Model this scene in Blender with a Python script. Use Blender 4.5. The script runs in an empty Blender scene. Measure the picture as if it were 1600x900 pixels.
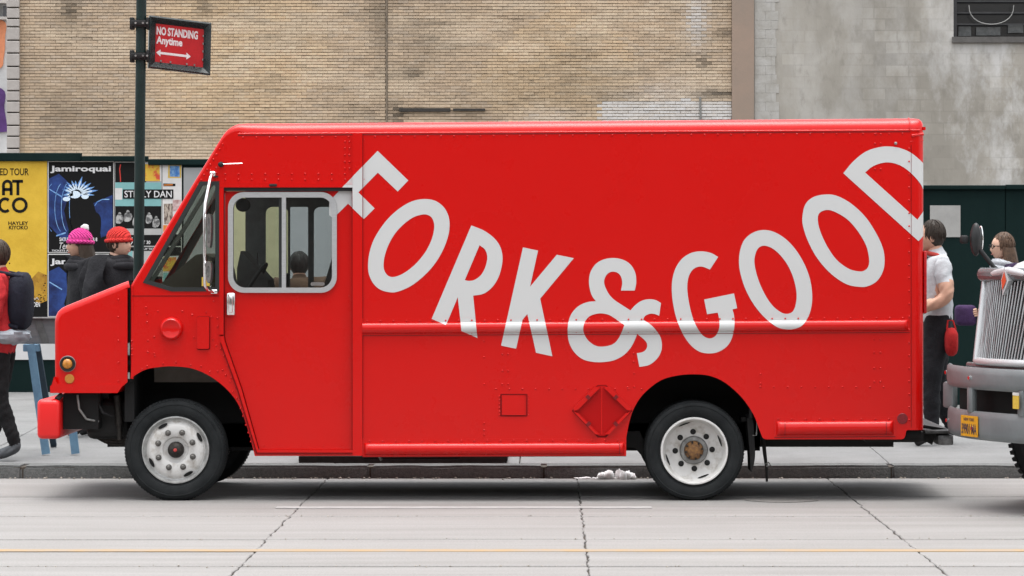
import bpy, bmesh, math, random
from mathutils import Vector, Matrix, noise
from mathutils.geometry import tessellate_polygon
R = math.radians
random.seed(7)
scene = bpy.context.scene
C = scene.collection

# ------------------------------------------------------------------ camera
S, D, X0, YH = 215.0, 24.0, 860.0, 400.0          # photo pixels per metre at the van's near side (Y=0), camera distance, vanishing point
CH = (783 - YH) / S
cd = bpy.data.cameras.new('camera'); cam = bpy.data.objects.new('camera', cd); C.objects.link(cam)
cam.location = (0, -D, CH); cam.rotation_euler = (R(90), 0, 0)
cd.sensor_width = 36; cd.sensor_fit = 'HORIZONTAL'; cd.lens = S * D / 1600 * 36
cd.shift_x = -(X0 - 800) / 1600; cd.shift_y = (YH - 450) / 1600
cd.clip_start = 0.5; cd.clip_end = 3000
scene.camera = cam
# ------------------------------------------------------------------ sky, sun, exposure
SUN_EL, SUN_AZ = 86, 188        # azimuth measured from +Y (north) clockwise
w = bpy.data.worlds.new('World'); scene.world = w; w.use_nodes = True
nt = w.node_tree; nt.nodes.clear()
sky = nt.nodes.new('ShaderNodeTexSky'); sky.sky_type = 'NISHITA'; sky.sun_disc = False
sky.sun_elevation = R(SUN_EL); sky.sun_rotation = R(SUN_AZ); sky.dust_density = 4.0; sky.air_density = 1.2; sky.ozone_density = 1.0
hs = nt.nodes.new('ShaderNodeHueSaturation'); hs.inputs['Saturation'].default_value = 0.16
bg = nt.nodes.new('ShaderNodeBackground'); bg.inputs['Strength'].default_value = 0.15
wo = nt.nodes.new('ShaderNodeOutputWorld')
nt.links.new(sky.outputs[0], hs.inputs['Color']); nt.links.new(hs.outputs[0], bg.inputs[0]); nt.links.new(bg.outputs[0], wo.inputs[0])
sl = bpy.data.lights.new('sun', 'SUN'); sl.energy = 0.85; sl.angle = R(60); sl.color = (1.0, 0.975, 0.94)
sun = bpy.data.objects.new('sun', sl); C.objects.link(sun)
az, el = R(SUN_AZ), R(SUN_EL)
sdir = Vector((math.sin(az) * math.cos(el), math.cos(az) * math.cos(el), math.sin(el)))
sun.rotation_euler = sdir.to_track_quat('Z', 'Y').to_euler()
vs = scene.view_settings
vs.view_transform = 'Standard'; vs.look = 'None'; vs.gamma = 1.0; vs.exposure = 1.36; vs.use_curve_mapping = False

# ------------------------------------------------------------------ helpers
def at(px, py, Y=0.0):
    k = (D + Y) / D / S
    return Vector(((px - X0) * k, Y, CH + (YH - py) * k))
def ax(px, Y=0.0): return (px - X0) / S * (D + Y) / D
def az_(py, Y=0.0): return CH + (YH - py) / S * (D + Y) / D
def q(px, py, *k): return ((px - X0) / S, (783 - py) / S) + k      # on the van side plane: (X, Z)
def qs(l): return [q(*p) for p in l]
def inpt(px, origin=(0, 0), sc=1.0): return [(origin[0] + a / sc, origin[1] + b / sc) for a, b in px]

MATS = {}
def mat(name, col, rough=0.6, metal=0.0, var=0.0, vscale=6.0, col2=None, bump=0.0, bscale=60.0, spec=0.3, coat=0.0, rvar=0.0, detail=6.0, bdist=0.01, stretch=(1, 1, 1), ramp=(0.35, 0.65), fine=0.0, fscale=300):
    if name in MATS: return MATS[name]
    m = bpy.data.materials.new(name); m.use_nodes = True; t = m.node_tree; b = t.nodes['Principled BSDF']
    b.inputs['Base Color'].default_value = (*col, 1); b.inputs['Roughness'].default_value = rough; b.inputs['Metallic'].default_value = metal
    b.inputs['Specular IOR Level'].default_value = spec; b.inputs['Coat Weight'].default_value = coat; b.inputs['Coat Roughness'].default_value = 0.15
    g = t.nodes.new('ShaderNodeNewGeometry'); mp = t.nodes.new('ShaderNodeMapping'); mp.inputs['Scale'].default_value = stretch
    t.links.new(g.outputs['Position'], mp.inputs[0])
    def nz(sc, det=detail, raw=False):
        n = t.nodes.new('ShaderNodeTexNoise'); n.inputs['Scale'].default_value = sc; n.inputs['Detail'].default_value = det; n.inputs['Roughness'].default_value = 0.65
        t.links.new(g.outputs['Position'] if raw else mp.outputs[0], n.inputs['Vector']); return n
    if var > 0 or col2:
        n = nz(vscale); r = t.nodes.new('ShaderNodeValToRGB')
        r.color_ramp.elements[0].position = ramp[0]; r.color_ramp.elements[1].position = ramp[1]
        c2 = col2 or tuple(c * (1 - var) for c in col)
        r.color_ramp.elements[0].color = (*c2, 1); r.color_ramp.elements[1].color = (*col, 1)
        t.links.new(n.outputs['Fac'], r.inputs[0]); out = r.outputs[0]
        if fine > 0:
            n2 = nz(fscale, 3, True); mx = t.nodes.new('ShaderNodeMix'); mx.data_type = 'RGBA'; mx.blend_type = 'OVERLAY'; mx.inputs[0].default_value = fine
            t.links.new(out, mx.inputs[6]); t.links.new(n2.outputs['Fac'], mx.inputs[7]); out = mx.outputs[2]
        t.links.new(out, b.inputs['Base Color'])
    if rvar > 0:
        n = nz(vscale * 0.7); mr = t.nodes.new('ShaderNodeMapRange'); mr.inputs[3].default_value = max(0.02, rough - rvar); mr.inputs[4].default_value = min(1, rough + rvar)
        t.links.new(n.outputs['Fac'], mr.inputs[0]); t.links.new(mr.outputs[0], b.inputs['Roughness'])
    if bump > 0:
        n = nz(bscale, raw=True); bp = t.nodes.new('ShaderNodeBump'); bp.inputs['Strength'].default_value = bump; bp.inputs['Distance'].default_value = bdist
        t.links.new(n.outputs['Fac'], bp.inputs['Height']); t.links.new(bp.outputs[0], b.inputs['Normal'])
    MATS[name] = m; return m
def glassmat(name, tint, rough=0.02, refl=1.0):
    m = bpy.data.materials.new(name); m.use_nodes = True; t = m.node_tree; t.nodes.clear()
    o = t.nodes.new('ShaderNodeOutputMaterial'); mx = t.nodes.new('ShaderNodeMixShader'); tr = t.nodes.new('ShaderNodeBsdfTransparent'); gl = t.nodes.new('ShaderNodeBsdfGlossy')
    fr = t.nodes.new('ShaderNodeFresnel'); fr.inputs[0].default_value = 1.5; mu = t.nodes.new('ShaderNodeMath'); mu.operation = 'MULTIPLY'; mu.inputs[1].default_value = refl
    tr.inputs[0].default_value = (*tint, 1); gl.inputs['Roughness'].default_value = rough
    t.links.new(fr.outputs[0], mu.inputs[0]); t.links.new(mu.outputs[0], mx.inputs[0]); t.links.new(tr.outputs[0], mx.inputs[1]); t.links.new(gl.outputs[0], mx.inputs[2]); t.links.new(mx.outputs[0], o.inputs[0])
    return m

class MB:
    def __init__(s): s.v = []; s.f = []
    def add(s, v, f):
        o = len(s.v); s.v += [tuple(p) for p in v]; s.f += [tuple(i + o for i in a) for a in f]; return s
    def box(s, x0, x1, y0, y1, z0, z1):
        v = [(x, y, z) for x in (x0, x1) for y in (y0, y1) for z in (z0, z1)]
        return s.add(v, [(0, 1, 3, 2), (4, 6, 7, 5), (0, 4, 5, 1), (2, 3, 7, 6), (0, 2, 6, 4), (1, 5, 7, 3)])
    def obox(s, c, ux, uy, uz):
        c, ux, uy, uz = map(Vector, (c, ux, uy, uz))
        v = [c + a * ux + b * uy + d * uz for a in (-1, 1) for b in (-1, 1) for d in (-1, 1)]
        return s.add(v, [(0, 1, 3, 2), (4, 6, 7, 5), (0, 4, 5, 1), (2, 3, 7, 6), (0, 2, 6, 4), (1, 5, 7, 3)])
    def bar(s, a, b, w, h, up=(0, 0, 1)):
        a, b = Vector(a), Vector(b); d = (b - a); n = d.normalized(); sd = n.cross(Vector(up))
        if sd.length < 1e-4: sd = n.cross(Vector((1, 0, 0)))
        sd.normalize(); u = sd.cross(n)
        return s.obox((a + b) / 2, d / 2, sd * w / 2, u * h / 2)
    def rbox(s, x0, x1, y0, y1, z0, z1, r=0.01, seg=3):
        bm = bmesh.new(); m = MB().box(x0, x1, y0, y1, z0, z1)
        vs_ = [bm.verts.new(p) for p in m.v]; [bm.faces.new([vs_[i] for i in f]) for f in m.f]
        bmesh.ops.bevel(bm, geom=bm.edges[:], offset=r, segments=seg, affect='EDGES', profile=0.5)
        return s.bm(bm)
    def bm(s, bm):
        bm.verts.index_update()
        s.add([v.co.copy() for v in bm.verts], [[v.index for v in f.verts] for f in bm.faces]); bm.free(); return s
    def plate(s, loops, y0, y1):
        """loops of (x, z); first outer, others holes; extruded between y0 (camera side) and y1"""
        tri = tessellate_polygon([[Vector((p[0] * 500, p[1] * 500, 0)) for p in l] for l in loops])
        flat = [p for l in loops for p in l]; n = len(flat)
        v = [(p[0], y0, p[1]) for p in flat] + [(p[0], y1, p[1]) for p in flat]; f = []
        for t in tri:
            a, b, c = (flat[i] for i in t)
            cr = (b[0] - a[0]) * (c[1] - a[1]) - (b[1] - a[1]) * (c[0] - a[0])
            t = tuple(t) if cr > 0 else tuple(reversed(t))
            f.append(t); f.append(tuple(i + n for i in reversed(t)))
        o = 0
        for l in loops:
            k = len(l)
            for i in range(k):
                a, b = o + i, o + (i + 1) % k; f.append((a, b, b + n, a + n))
            o += k
        return s.add(v, f)
    def tube(s, pts, r, n=8, cap=True, closed=False):
        pts = [Vector(p) for p in pts]; N = len(pts); rr = r if isinstance(r, (list, tuple)) else [r] * N
        rings = []; up = None
        for i, p in enumerate(pts):
            if closed: d = pts[(i + 1) % N] - pts[i - 1]
            else: d = (pts[min(i + 1, N - 1)] - pts[max(i - 1, 0)])
            d.normalize()
            if up is None: up = d.orthogonal().normalized()
            up = (up - d * up.dot(d)); up = up.normalized() if up.length > 1e-5 else d.orthogonal().normalized()
            sd = d.cross(up); rings.append([p + (up * math.cos(2 * math.pi * j / n) + sd * math.sin(2 * math.pi * j / n)) * rr[i] for j in range(n)])
        v = [p for r_ in rings for p in r_]; f = []
        for i in range(N if closed else N - 1):
            a, b = i * n, ((i + 1) % N) * n
            for j in range(n): f.append((a + j, a + (j + 1) % n, b + (j + 1) % n, b + j))
        if cap and not closed: f.append(tuple(reversed(range(n)))); f.append(tuple(range((N - 1) * n, N * n)))
        return s.add(v, f)
    def lathe(s, prof, c, n=48, axis='y', cap=True):
        """prof: (radius, offset along axis)"""
        c = Vector(c); v = []; f = []
        for r, o in prof:
            for j in range(n):
                a = 2 * math.pi * j / n; u, w_ = r * math.cos(a), r * math.sin(a)
                v.append(c + (Vector((u, o, w_)) if axis == 'y' else Vector((u, w_, o)) if axis == 'z' else Vector((o, u, w_))))
        for i in range(len(prof) - 1):
            for j in range(n): f.append((i * n + j, i * n + (j + 1) % n, (i + 1) * n + (j + 1) % n, (i + 1) * n + j))
        if cap:
            f.append(tuple(range(n))); f.append(tuple(reversed(range((len(prof) - 1) * n, len(prof) * n))))
        return s.add(v, f)
    def ell(s, c, rx, ry, rz, nu=16, nv=10, fn=None):
        v = []; f = []
        for i in range(nv + 1):
            ph = math.pi * i / nv
            for j in range(nu):
                th = 2 * math.pi * j / nu; d = Vector((math.sin(ph) * math.cos(th), math.sin(ph) * math.sin(th), math.cos(ph)))
                k = fn(d) if fn else 1.0
                v.append((c[0] + d.x * rx * k, c[1] + d.y * ry * k, c[2] + d.z * rz * k))
        for i in range(nv):
            for j in range(nu): f.append((i * nu + j, (i + 1) * nu + j, (i + 1) * nu + (j + 1) % nu, i * nu + (j + 1) % nu))
        return s.add(v, f)
    def build(s, name, m, parent=None, smooth=None, local=False, fix=True):
        off = Vector((0, 0, 0))
        if parent is not None and not local:
            p = parent
            while p is not None: off += p.location; p = p.parent
        me = bpy.data.meshes.new(name); me.from_pydata([tuple(Vector(v) - off) for v in s.v], [], s.f)
        if fix:
            b = bmesh.new(); b.from_mesh(me); bmesh.ops.remove_doubles(b, verts=b.verts, dist=1e-5); bmesh.ops.recalc_face_normals(b, faces=b.faces); b.to_mesh(me); b.free()
        for mm in (m if isinstance(m, (list, tuple)) else [m]): me.materials.append(mm)
        if smooth is not None:
            me.shade_smooth(); me.set_sharp_from_angle(angle=R(smooth))
        o = bpy.data.objects.new(name, me); C.objects.link(o)
        if parent is not None: o.parent = parent
        return o

def tag(o, label=None, cat=None, group=None, kind=None):
    if label: o['label'] = label
    if cat: o['category'] = cat
    if group: o['group'] = group
    if kind: o['kind'] = kind
    return o
def thing(name, label, cat, loc=(0, 0, 0), rz=0.0, group=None):
    o = bpy.data.objects.new(name, None); C.objects.link(o); o.location = loc; o.rotation_euler = (0, 0, rz); o.empty_display_size = 0.2
    return tag(o, label, cat, group)
def crom(pts, per=5, closed=True):
    """smooth curve through points; a point with a third value 1 is a corner"""
    n = len(pts); out = []
    P_ = [Vector((p[0], p[1])) for p in pts]; cor = [len(p) > 2 for p in pts]
    for i in range(n if closed else n - 1):
        p1, p2 = P_[i], P_[(i + 1) % n]
        p0 = P_[i - 1] if not cor[i] else p1 * 2 - p2
        p3 = P_[(i + 2) % n] if not cor[(i + 1) % n] else p2 * 2 - p1
        if not closed and i == 0: p0 = p1 * 2 - p2
        if not closed and i == n - 2: p3 = p2 * 2 - p1
        if cor[i] and cor[(i + 1) % n]: out.append((p1.x, p1.y)); continue
        for k in range(per):
            t = k / per
            p = 0.5 * ((2 * p1) + (p2 - p0) * t + (2 * p0 - 5 * p1 + 4 * p2 - p3) * t * t + (3 * p1 - p0 - 3 * p2 + p3) * t ** 3)
            out.append((p.x, p.y))
    if not closed: out.append((P_[-1].x, P_[-1].y))
    return out
def rrect(x0, x1, y0, y1, r, n=6):
    out = []
    for cx, cy, a0 in ((x1 - r, y1 - r, 0), (x0 + r, y1 - r, 90), (x0 + r, y0 + r, 180), (x1 - r, y0 + r, 270)):
        for k in range(n + 1):
            a = R(a0 + 90 * k / n); out.append((cx + r * math.cos(a), cy + r * math.sin(a)))
    return out
def circ(cx, cy, r, n=24, ry=None): return [(cx + r * math.cos(2 * math.pi * k / n), cy + (ry or r) * math.sin(2 * math.pi * k / n)) for k in range(n)]
def text2d(s, x0, x1, z0, z1, bold=0.0, shear=0.0):
    """triangulated lettering fitted into a box; returns verts (x,z) and faces"""
    cu = bpy.data.curves.new('t', 'FONT'); cu.body = s; cu.offset = bold; cu.shear = shear; cu.resolution_u = 3
    o = bpy.data.objects.new('t', cu); C.objects.link(o); dg = bpy.context.evaluated_depsgraph_get(); dg.update()
    me = bpy.data.meshes.new_from_object(o.evaluated_get(dg)); vs_ = [v.co.copy() for v in me.vertices]; fs = [tuple(p.vertices) for p in me.polygons]
    bpy.data.objects.remove(o); bpy.data.curves.remove(cu); bpy.data.meshes.remove(me)
    a0, a1 = min(v.x for v in vs_), max(v.x for v in vs_); b0, b1 = min(v.y for v in vs_), max(v.y for v in vs_)
    return [(x0 + (v.x - a0) / (a1 - a0) * (x1 - x0), z0 + (v.y - b0) / (b1 - b0) * (z1 - z0)) for v in vs_], fs
def add_text(mb, s, x0, x1, z0, z1, y, bold=0.0, shear=0.0, mp=None):
    v, f = text2d(s, x0, x1, z0, z1, bold, shear)
    mb.add([(mp(a, b) if mp else (a, y, b)) for a, b in v], f)

# ------------------------------------------------------------------ materials
RED = mat('red_paint', (0.525, 0.0026, 0.0014), 0.28, 0, spec=0.16, coat=0.42, bump=0.08, bscale=1.7, bdist=0.05, rvar=0.06, vscale=2.0)
RED2 = mat('red_plastic', (0.66, 0.012, 0.012), 0.32, spec=0.45, rvar=0.08, vscale=8)
WHITE_V = mat('white_vinyl', (0.515, 0.52, 0.517), 0.42, spec=0.35, bump=0.03, bscale=1.7, bdist=0.05)
BLACK = mat('black_rubber', (0.018, 0.018, 0.019), 0.7, var=0.3, vscale=20)
BLACKM = mat('black_metal', (0.012, 0.012, 0.012), 0.55, var=0.4, vscale=14)
LINER = mat('black_wheel_liner', (0.010, 0.010, 0.010), 0.9)
CHROME = mat('chrome', (0.82, 0.82, 0.83), 0.12, 1.0, rvar=0.08, vscale=20)
ALU = mat('brushed_aluminium', (0.56, 0.57, 0.58), 0.38, 0.85, var=0.12, vscale=30, stretch=(1, 1, 5))
STEELW = mat('white_wheel_paint', (0.58, 0.575, 0.56), 0.45, col2=(0.33, 0.30, 0.26), vscale=11, ramp=(0.28, 0.50), bump=0.1, bscale=90)
TYRE = mat('tyre_rubber', (0.0095, 0.011, 0.012), 0.78, spec=.14, col2=(0.022, 0.024, 0.025), vscale=9, bump=0.25, bscale=120, ramp=(0.3, 0.75))
RUST = mat('rusty_hub', (0.26, 0.13, 0.045), 0.75, col2=(0.09, 0.05, 0.03), vscale=45, bump=0.5, bscale=120)
GREASE = mat('greasy_steel', (0.045, 0.04, 0.036), 0.5, 0.4, var=0.6, vscale=40, bump=0.4, bscale=150)
GREYST = mat('grey_hub_steel', (0.30, 0.30, 0.29), 0.5, 0.5, var=0.5, vscale=25)
AMBER = mat('amber_lens', (0.55, 0.21, 0.02), 0.25, spec=0.6, var=0.4, vscale=60)
AMBERF = mat('amber_reflector', (0.50, 0.20, 0.035), 0.4, var=0.25, vscale=80)
DKRED = mat('dark_red_reflector', (0.22, 0.02, 0.025), 0.3, var=0.4, vscale=90)
INTD = mat('dark_cab_trim', (0.11, 0.115, 0.115), 0.75, var=0.3, vscale=10)
DASH = mat('brown_cab_trim', (0.12, 0.105, 0.09), 0.7, var=0.25, vscale=8)
GLASS = glassmat('cab_glass', (0.80, 0.825, 0.815))
GLASSW = glassmat('windscreen_glass', (0.90, 0.93, 0.90), refl=.12)
GLASSD = glassmat('quarter_glass', (0.68, 0.72, 0.67), refl=1.4)
YEL = mat('yellow_sticker', (0.62, 0.42, 0.06), 0.6, var=0.15, vscale=60)
WHITEP = mat('white_paper', (0.62, 0.61, 0.59), 0.8, var=0.12, vscale=9)

# ------------------------------------------------------------------ ground, road, kerb, sidewalk
CONC = mat('road_concrete', (0.246, 0.239, 0.232), 0.85, col2=(0.192, 0.185, 0.178), vscale=3.0, stretch=(.10, 1, 1), ramp=(0.3, 0.66), bump=0.3, bscale=140, fine=0.5, fscale=90, detail=9)
DARKJ = mat('joint_filler', (0.085, 0.073, 0.060), 0.95, var=0.5, vscale=30)
SIDE = mat('sidewalk_concrete', (0.20, 0.202, 0.2015), 0.88, col2=(0.150, 0.152, 0.151), vscale=2.2, ramp=(0.3, 0.7), bump=0.3, bscale=110, fine=0.4, fscale=90)
KERB = mat('kerb_granite', (0.16, 0.165, 0.162), 0.9, col2=(0.09, 0.096, 0.095), vscale=42, ramp=(0.25, 0.7), bump=0.8, bscale=70, bdist=0.012, fine=0.6, fscale=160)
tag(MB().box(-900, 900, -900, 900, -0.5, -0.06).build('ground', mat('street_ground', (0.30, 0.29, 0.28), 0.9, var=0.2, vscale=0.5)), kind='structure')
KY = 2.47
road = tag(MB().box(-60, 60, -60, KY, -0.06, -0.014).build('road', DARKJ), kind='structure')
tag(MB().add([(-60, -60, -.003), (60, -60, -.003), (60, -12.5, -.003), (-60, -12.5, -.003)], [(0, 1, 2, 3)]).build('far_road', CONC), kind='structure')
def slab_mesh(x0, x1, y0, y1, gx, gy, zf, jag, seed, thick=0.05, n=26, crown=0.0):
    rnd = random.Random(seed)
    def edge(x, y, side):   # jagged lateral edges
        j = noise.noise((y * 7.0, x * 3.1 + seed * 0.37, 0.3)) * jag + noise.noise((y * 31.0, x + seed * .11, 5.3)) * jag * 0.6
        return x + j
    L = [(edge(x0 + gx, y0 + gy + (y1 - y0 - 2 * gy) * k / n, 0), y0 + gy + (y1 - y0 - 2 * gy) * k / n) for k in range(n + 1)]
    Rr = [(edge(x1 - gx, y1 - gy - (y1 - y0 - 2 * gy) * k / n, 1), y1 - gy - (y1 - y0 - 2 * gy) * k / n) for k in range(n + 1)]
    ring = L + Rr; m = MB(); N = len(ring)
    dz = rnd.uniform(-.0015, .0015)
    cx, cy = (x0 + x1) / 2, (y0 + y1) / 2
    ins = [(cx + (x - cx) * (1 - 0.005 / abs(x1 - x0) * 2), cy + (y - cy) * (1 - 0.005 / abs(y1 - y0) * 2)) for x, y in ring]
    m.v = [(x, y, zf(y) + dz) for x, y in ins] + [(x, y, zf(y) + dz - .005) for x, y in ring] + [(x, y, zf(y) - thick) for x, y in ring]
    m.f = [tuple(reversed(range(N)))]
    for i in range(N):
        j = (i + 1) % N; m.f.append((i, j, j + N, i + N)); m.f.append((i + N, j + N, j + 2 * N, i + 2 * N))
    return m
rows = [KY, 0.42, -1.415, -3.25, -5.05, -6.85, -8.65, -10.45, -12.5]
xs = [0.217 + 2.0 * k for k in range(-6, 7) if k not in (-2,)]
for i in range(len(rows) - 1):
    for k in range(len(xs) - 1):
        slab_mesh(xs[k], xs[k + 1], rows[i + 1], rows[i], 0.004, 0.026, lambda y: 0.0, 0.016, i * 40 + k, thick=0.03).build('concrete_slab', CONC, road, fix=False)
# painted lines on the road (thin sheets that follow the lane, broken where the slabs break)
YPAINT = mat('yellow_line_paint', (0.31, 0.215, 0.115), 0.8, col2=(0.26, 0.22, 0.18), vscale=5, ramp=(0.35, 0.6))
WPAINT = mat('white_line_paint', (0.33, 0.326, 0.322), 0.75, col2=(0.26, 0.252, 0.246), vscale=6, ramp=(0.32, 0.55))
def gy(py): return S * D * CH / (py - YH) - D
tag(MB().box(-12, 12, gy(862.5), gy(859), 0.0005, 0.004).build('lane_line', YPAINT), kind='structure')
tag(MB().box(ax(432, -.6), ax(1018, -.6), gy(794.5), gy(792.0), 0.0005, 0.004).build('lane_line', WPAINT), kind='structure')
# kerb stones
kerb = tag(MB().box(-20, 20, KY + 0.02, KY + 0.30, -0.06, 0.088).build('kerb', DARKJ), kind='structure')
kx = [ax(35 + 271.6 * k, KY) for k in range(-8, 15)]
for k in range(len(kx) - 1):
    bm = bmesh.new(); m = MB().box(kx[k] + 0.006, kx[k + 1] - 0.006, KY, KY + 0.315, -0.05, 0.1)
    vv = [bm.verts.new(p) for p in m.v]; [bm.faces.new([vv[i] for i in f]) for f in m.f]
    bmesh.ops.bevel(bm, geom=bm.edges[:], offset=0.018, segments=2, affect='EDGES')
    bmesh.ops.bisect_plane(bm, geom=bm.verts[:] + bm.edges[:] + bm.faces[:], plane_co=((kx[k] + kx[k + 1]) / 2, 0, 0), plane_no=(1, 0, 0))
    for t in range(1, 12): bmesh.ops.bisect_plane(bm, geom=bm.verts[:] + bm.edges[:] + bm.faces[:], plane_co=(kx[k] + (kx[k + 1] - kx[k]) * t / 12, 0, 0), plane_no=(1, 0, 0))
    for v in bm.verts:
        v.co.y += noise.noise((v.co.x * 5, v.co.z * 9, k)) * .006; v.co.z += noise.noise((v.co.x * 4, v.co.y * 9, k + 9.)) * .006
    MB().bm(bm).build('kerb_stone', KERB, kerb, smooth=35)
SY0 = KY + 0.32
def sz(y): return 0.1 + 0.025 * max(0, y - SY0)
swb = MB().add([(-30, SY0 - .005, 0.07), (30, SY0 - .005, 0.07), (30, 36, sz(36) - .03), (-30, 36, sz(36) - .03)], [(0, 1, 2, 3)])
walk = tag(swb.build('sidewalk', DARKJ), kind='structure')
sx = [-4.75 + 1.5 * k for k in range(-4, 13)]; sy = [SY0 + 1.5 * k for k in range(0, 8)]
GX0, GX1, GY0, GY1 = ax(470, 3), ax(792, 3), SY0, SY0 + 1.0
for i in range(len(sy) - 1):
    for k in range(len(sx) - 1):
        slab_mesh(sx[k], sx[k + 1], sy[i], sy[i + 1], 0.004, 0.004, sz, 0.006, 900 + i * 40 + k, thick=0.03, n=10).build('paving_slab', SIDE, walk, fix=False)
# gutter line of crumbs along the kerb
rnd = random.Random(3); m = MB()
for k in range(420):
    x = rnd.uniform(-8, 8); y = KY - abs(rnd.gauss(0, .05)) - .01; r = rnd.uniform(.004, .012)
    m.ell((x, y, 0.001 + r * .4), r, r * rnd.uniform(.6, 1.3), r * .7, 5, 3)
for k in range(260):
    x = rnd.uniform(-6, 6); y = rnd.choice((gy(807), gy(843), gy(885))) + rnd.gauss(0, .03); r = rnd.uniform(.003, .007)
    m.ell((x, y, 0.001 + r * .4), r, r, r * .6, 5, 3)
tag(m.build('street_grit', mat('grit', (0.42, 0.38, 0.33), 0.9, var=0.6, vscale=9), fix=False), 'loose pale grit lying in the gutter along the kerb', 'grit', kind='stuff')

# ------------------------------------------------------------------ far walls
WY = 36.0
BRICKC = [(0.58, 0.435, 0.295), (0.56, 0.42, 0.285), (0.61, 0.465, 0.32), (0.54, 0.41, 0.285), (0.57, 0.445, 0.32)]
def brick_material():
    m = bpy.data.materials.new('tan_brick'); m.use_nodes = True; t = m.node_tree; b = t.nodes['Principled BSDF']; b.inputs['Roughness'].default_value = 0.9; b.inputs['Specular IOR Level'].default_value = 0.2
    a = t.nodes.new('ShaderNodeAttribute'); a.attribute_name = 'tone'; n = t.nodes.new('ShaderNodeTexNoise'); n.inputs['Scale'].default_value = 22; n.inputs['Detail'].default_value = 5
    g = t.nodes.new('ShaderNodeNewGeometry'); t.links.new(g.outputs['Position'], n.inputs['Vector'])
    mx = t.nodes.new('ShaderNodeMix'); mx.data_type = 'RGBA'; mx.blend_type = 'OVERLAY'; mx.inputs[0].default_value = 0.35
    t.links.new(a.outputs['Color'], mx.inputs[6]); t.links.new(n.outputs['Fac'], mx.inputs[7]); t.links.new(mx.outputs[2], b.inputs['Base Color'])
    return m
BRICK = brick_material()
def stain_shade(px, py):
    """real marks on the old wall: soot, damp, paint patches, plus painted joint shadows, in photo pixels on that wall"""
    n1 = noise.fractal((px * .010, py * .016, 1.7), 1.0, 2.0, 5); n2 = noise.noise((px * .05, py * .12, 4.2)); n3 = noise.noise((px * .004, py * .006, 9.1))
    d = 0.28 * max(0, n1 + 0.05) + 0.08 * max(0, n2 - 0.2) + .08 * max(0, noise.noise((px * .02, py * .09, 8.8)) - .25) + .10 * max(0, noise.noise((px * .21, py * .3, 2.8))) + .30 * max(0, noise.fractal((px * .022, py * .075, 6.1), 1.0, 2.0, 4) - .05) * max(0, min(1, .6 + 1.6 * noise.noise((px * .0045, py * .008, 2.2))))
    yel = max(0, min(1, 0.5 + n3 * 1.2))
    def blob(cx, cy, rx, ry, k):
        e = ((px - cx) / rx) ** 2 + ((py - cy) / ry) ** 2 + n2 * .5; return k * math.exp(-max(e, 0))
    d += blob(110, 18, 12, 20, .6) + blob(318, 14, 12, 18, .5) + blob(594, 40, 16, 70, .35) + blob(120, 190, 70, 40, .22) + blob(260, 200, 120, 25, .28) + blob(640, 115, 25, 10, .5)
    d += blob(1118, 148, 34, 7, .9) + blob(1100, 100, 6, 11, .85) + blob(1128, 55, 16, 8, .6) + blob(1092, 52, 10, 8, .45) + blob(800, 150, 90, 40, .25) + blob(690, 38, 40, 3, .5) + blob(730, 74, 40, 3, .5) + blob(620, 180, 9, 18, .9) + blob(900, 150, 50, 30, .2)  # the wide thin dashes put joint shadow into the brick colour
    wh = 0
    if 936 < px < 1146 and py > 160 + n2 * 6: wh = .85
    wh = max(wh, blob(1088, 30, 14, 40, .75), blob(1030, 150, 60, 22, .3), blob(860, 185, 60, 14, .3))
    return min(d, .85), wh, yel
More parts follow.
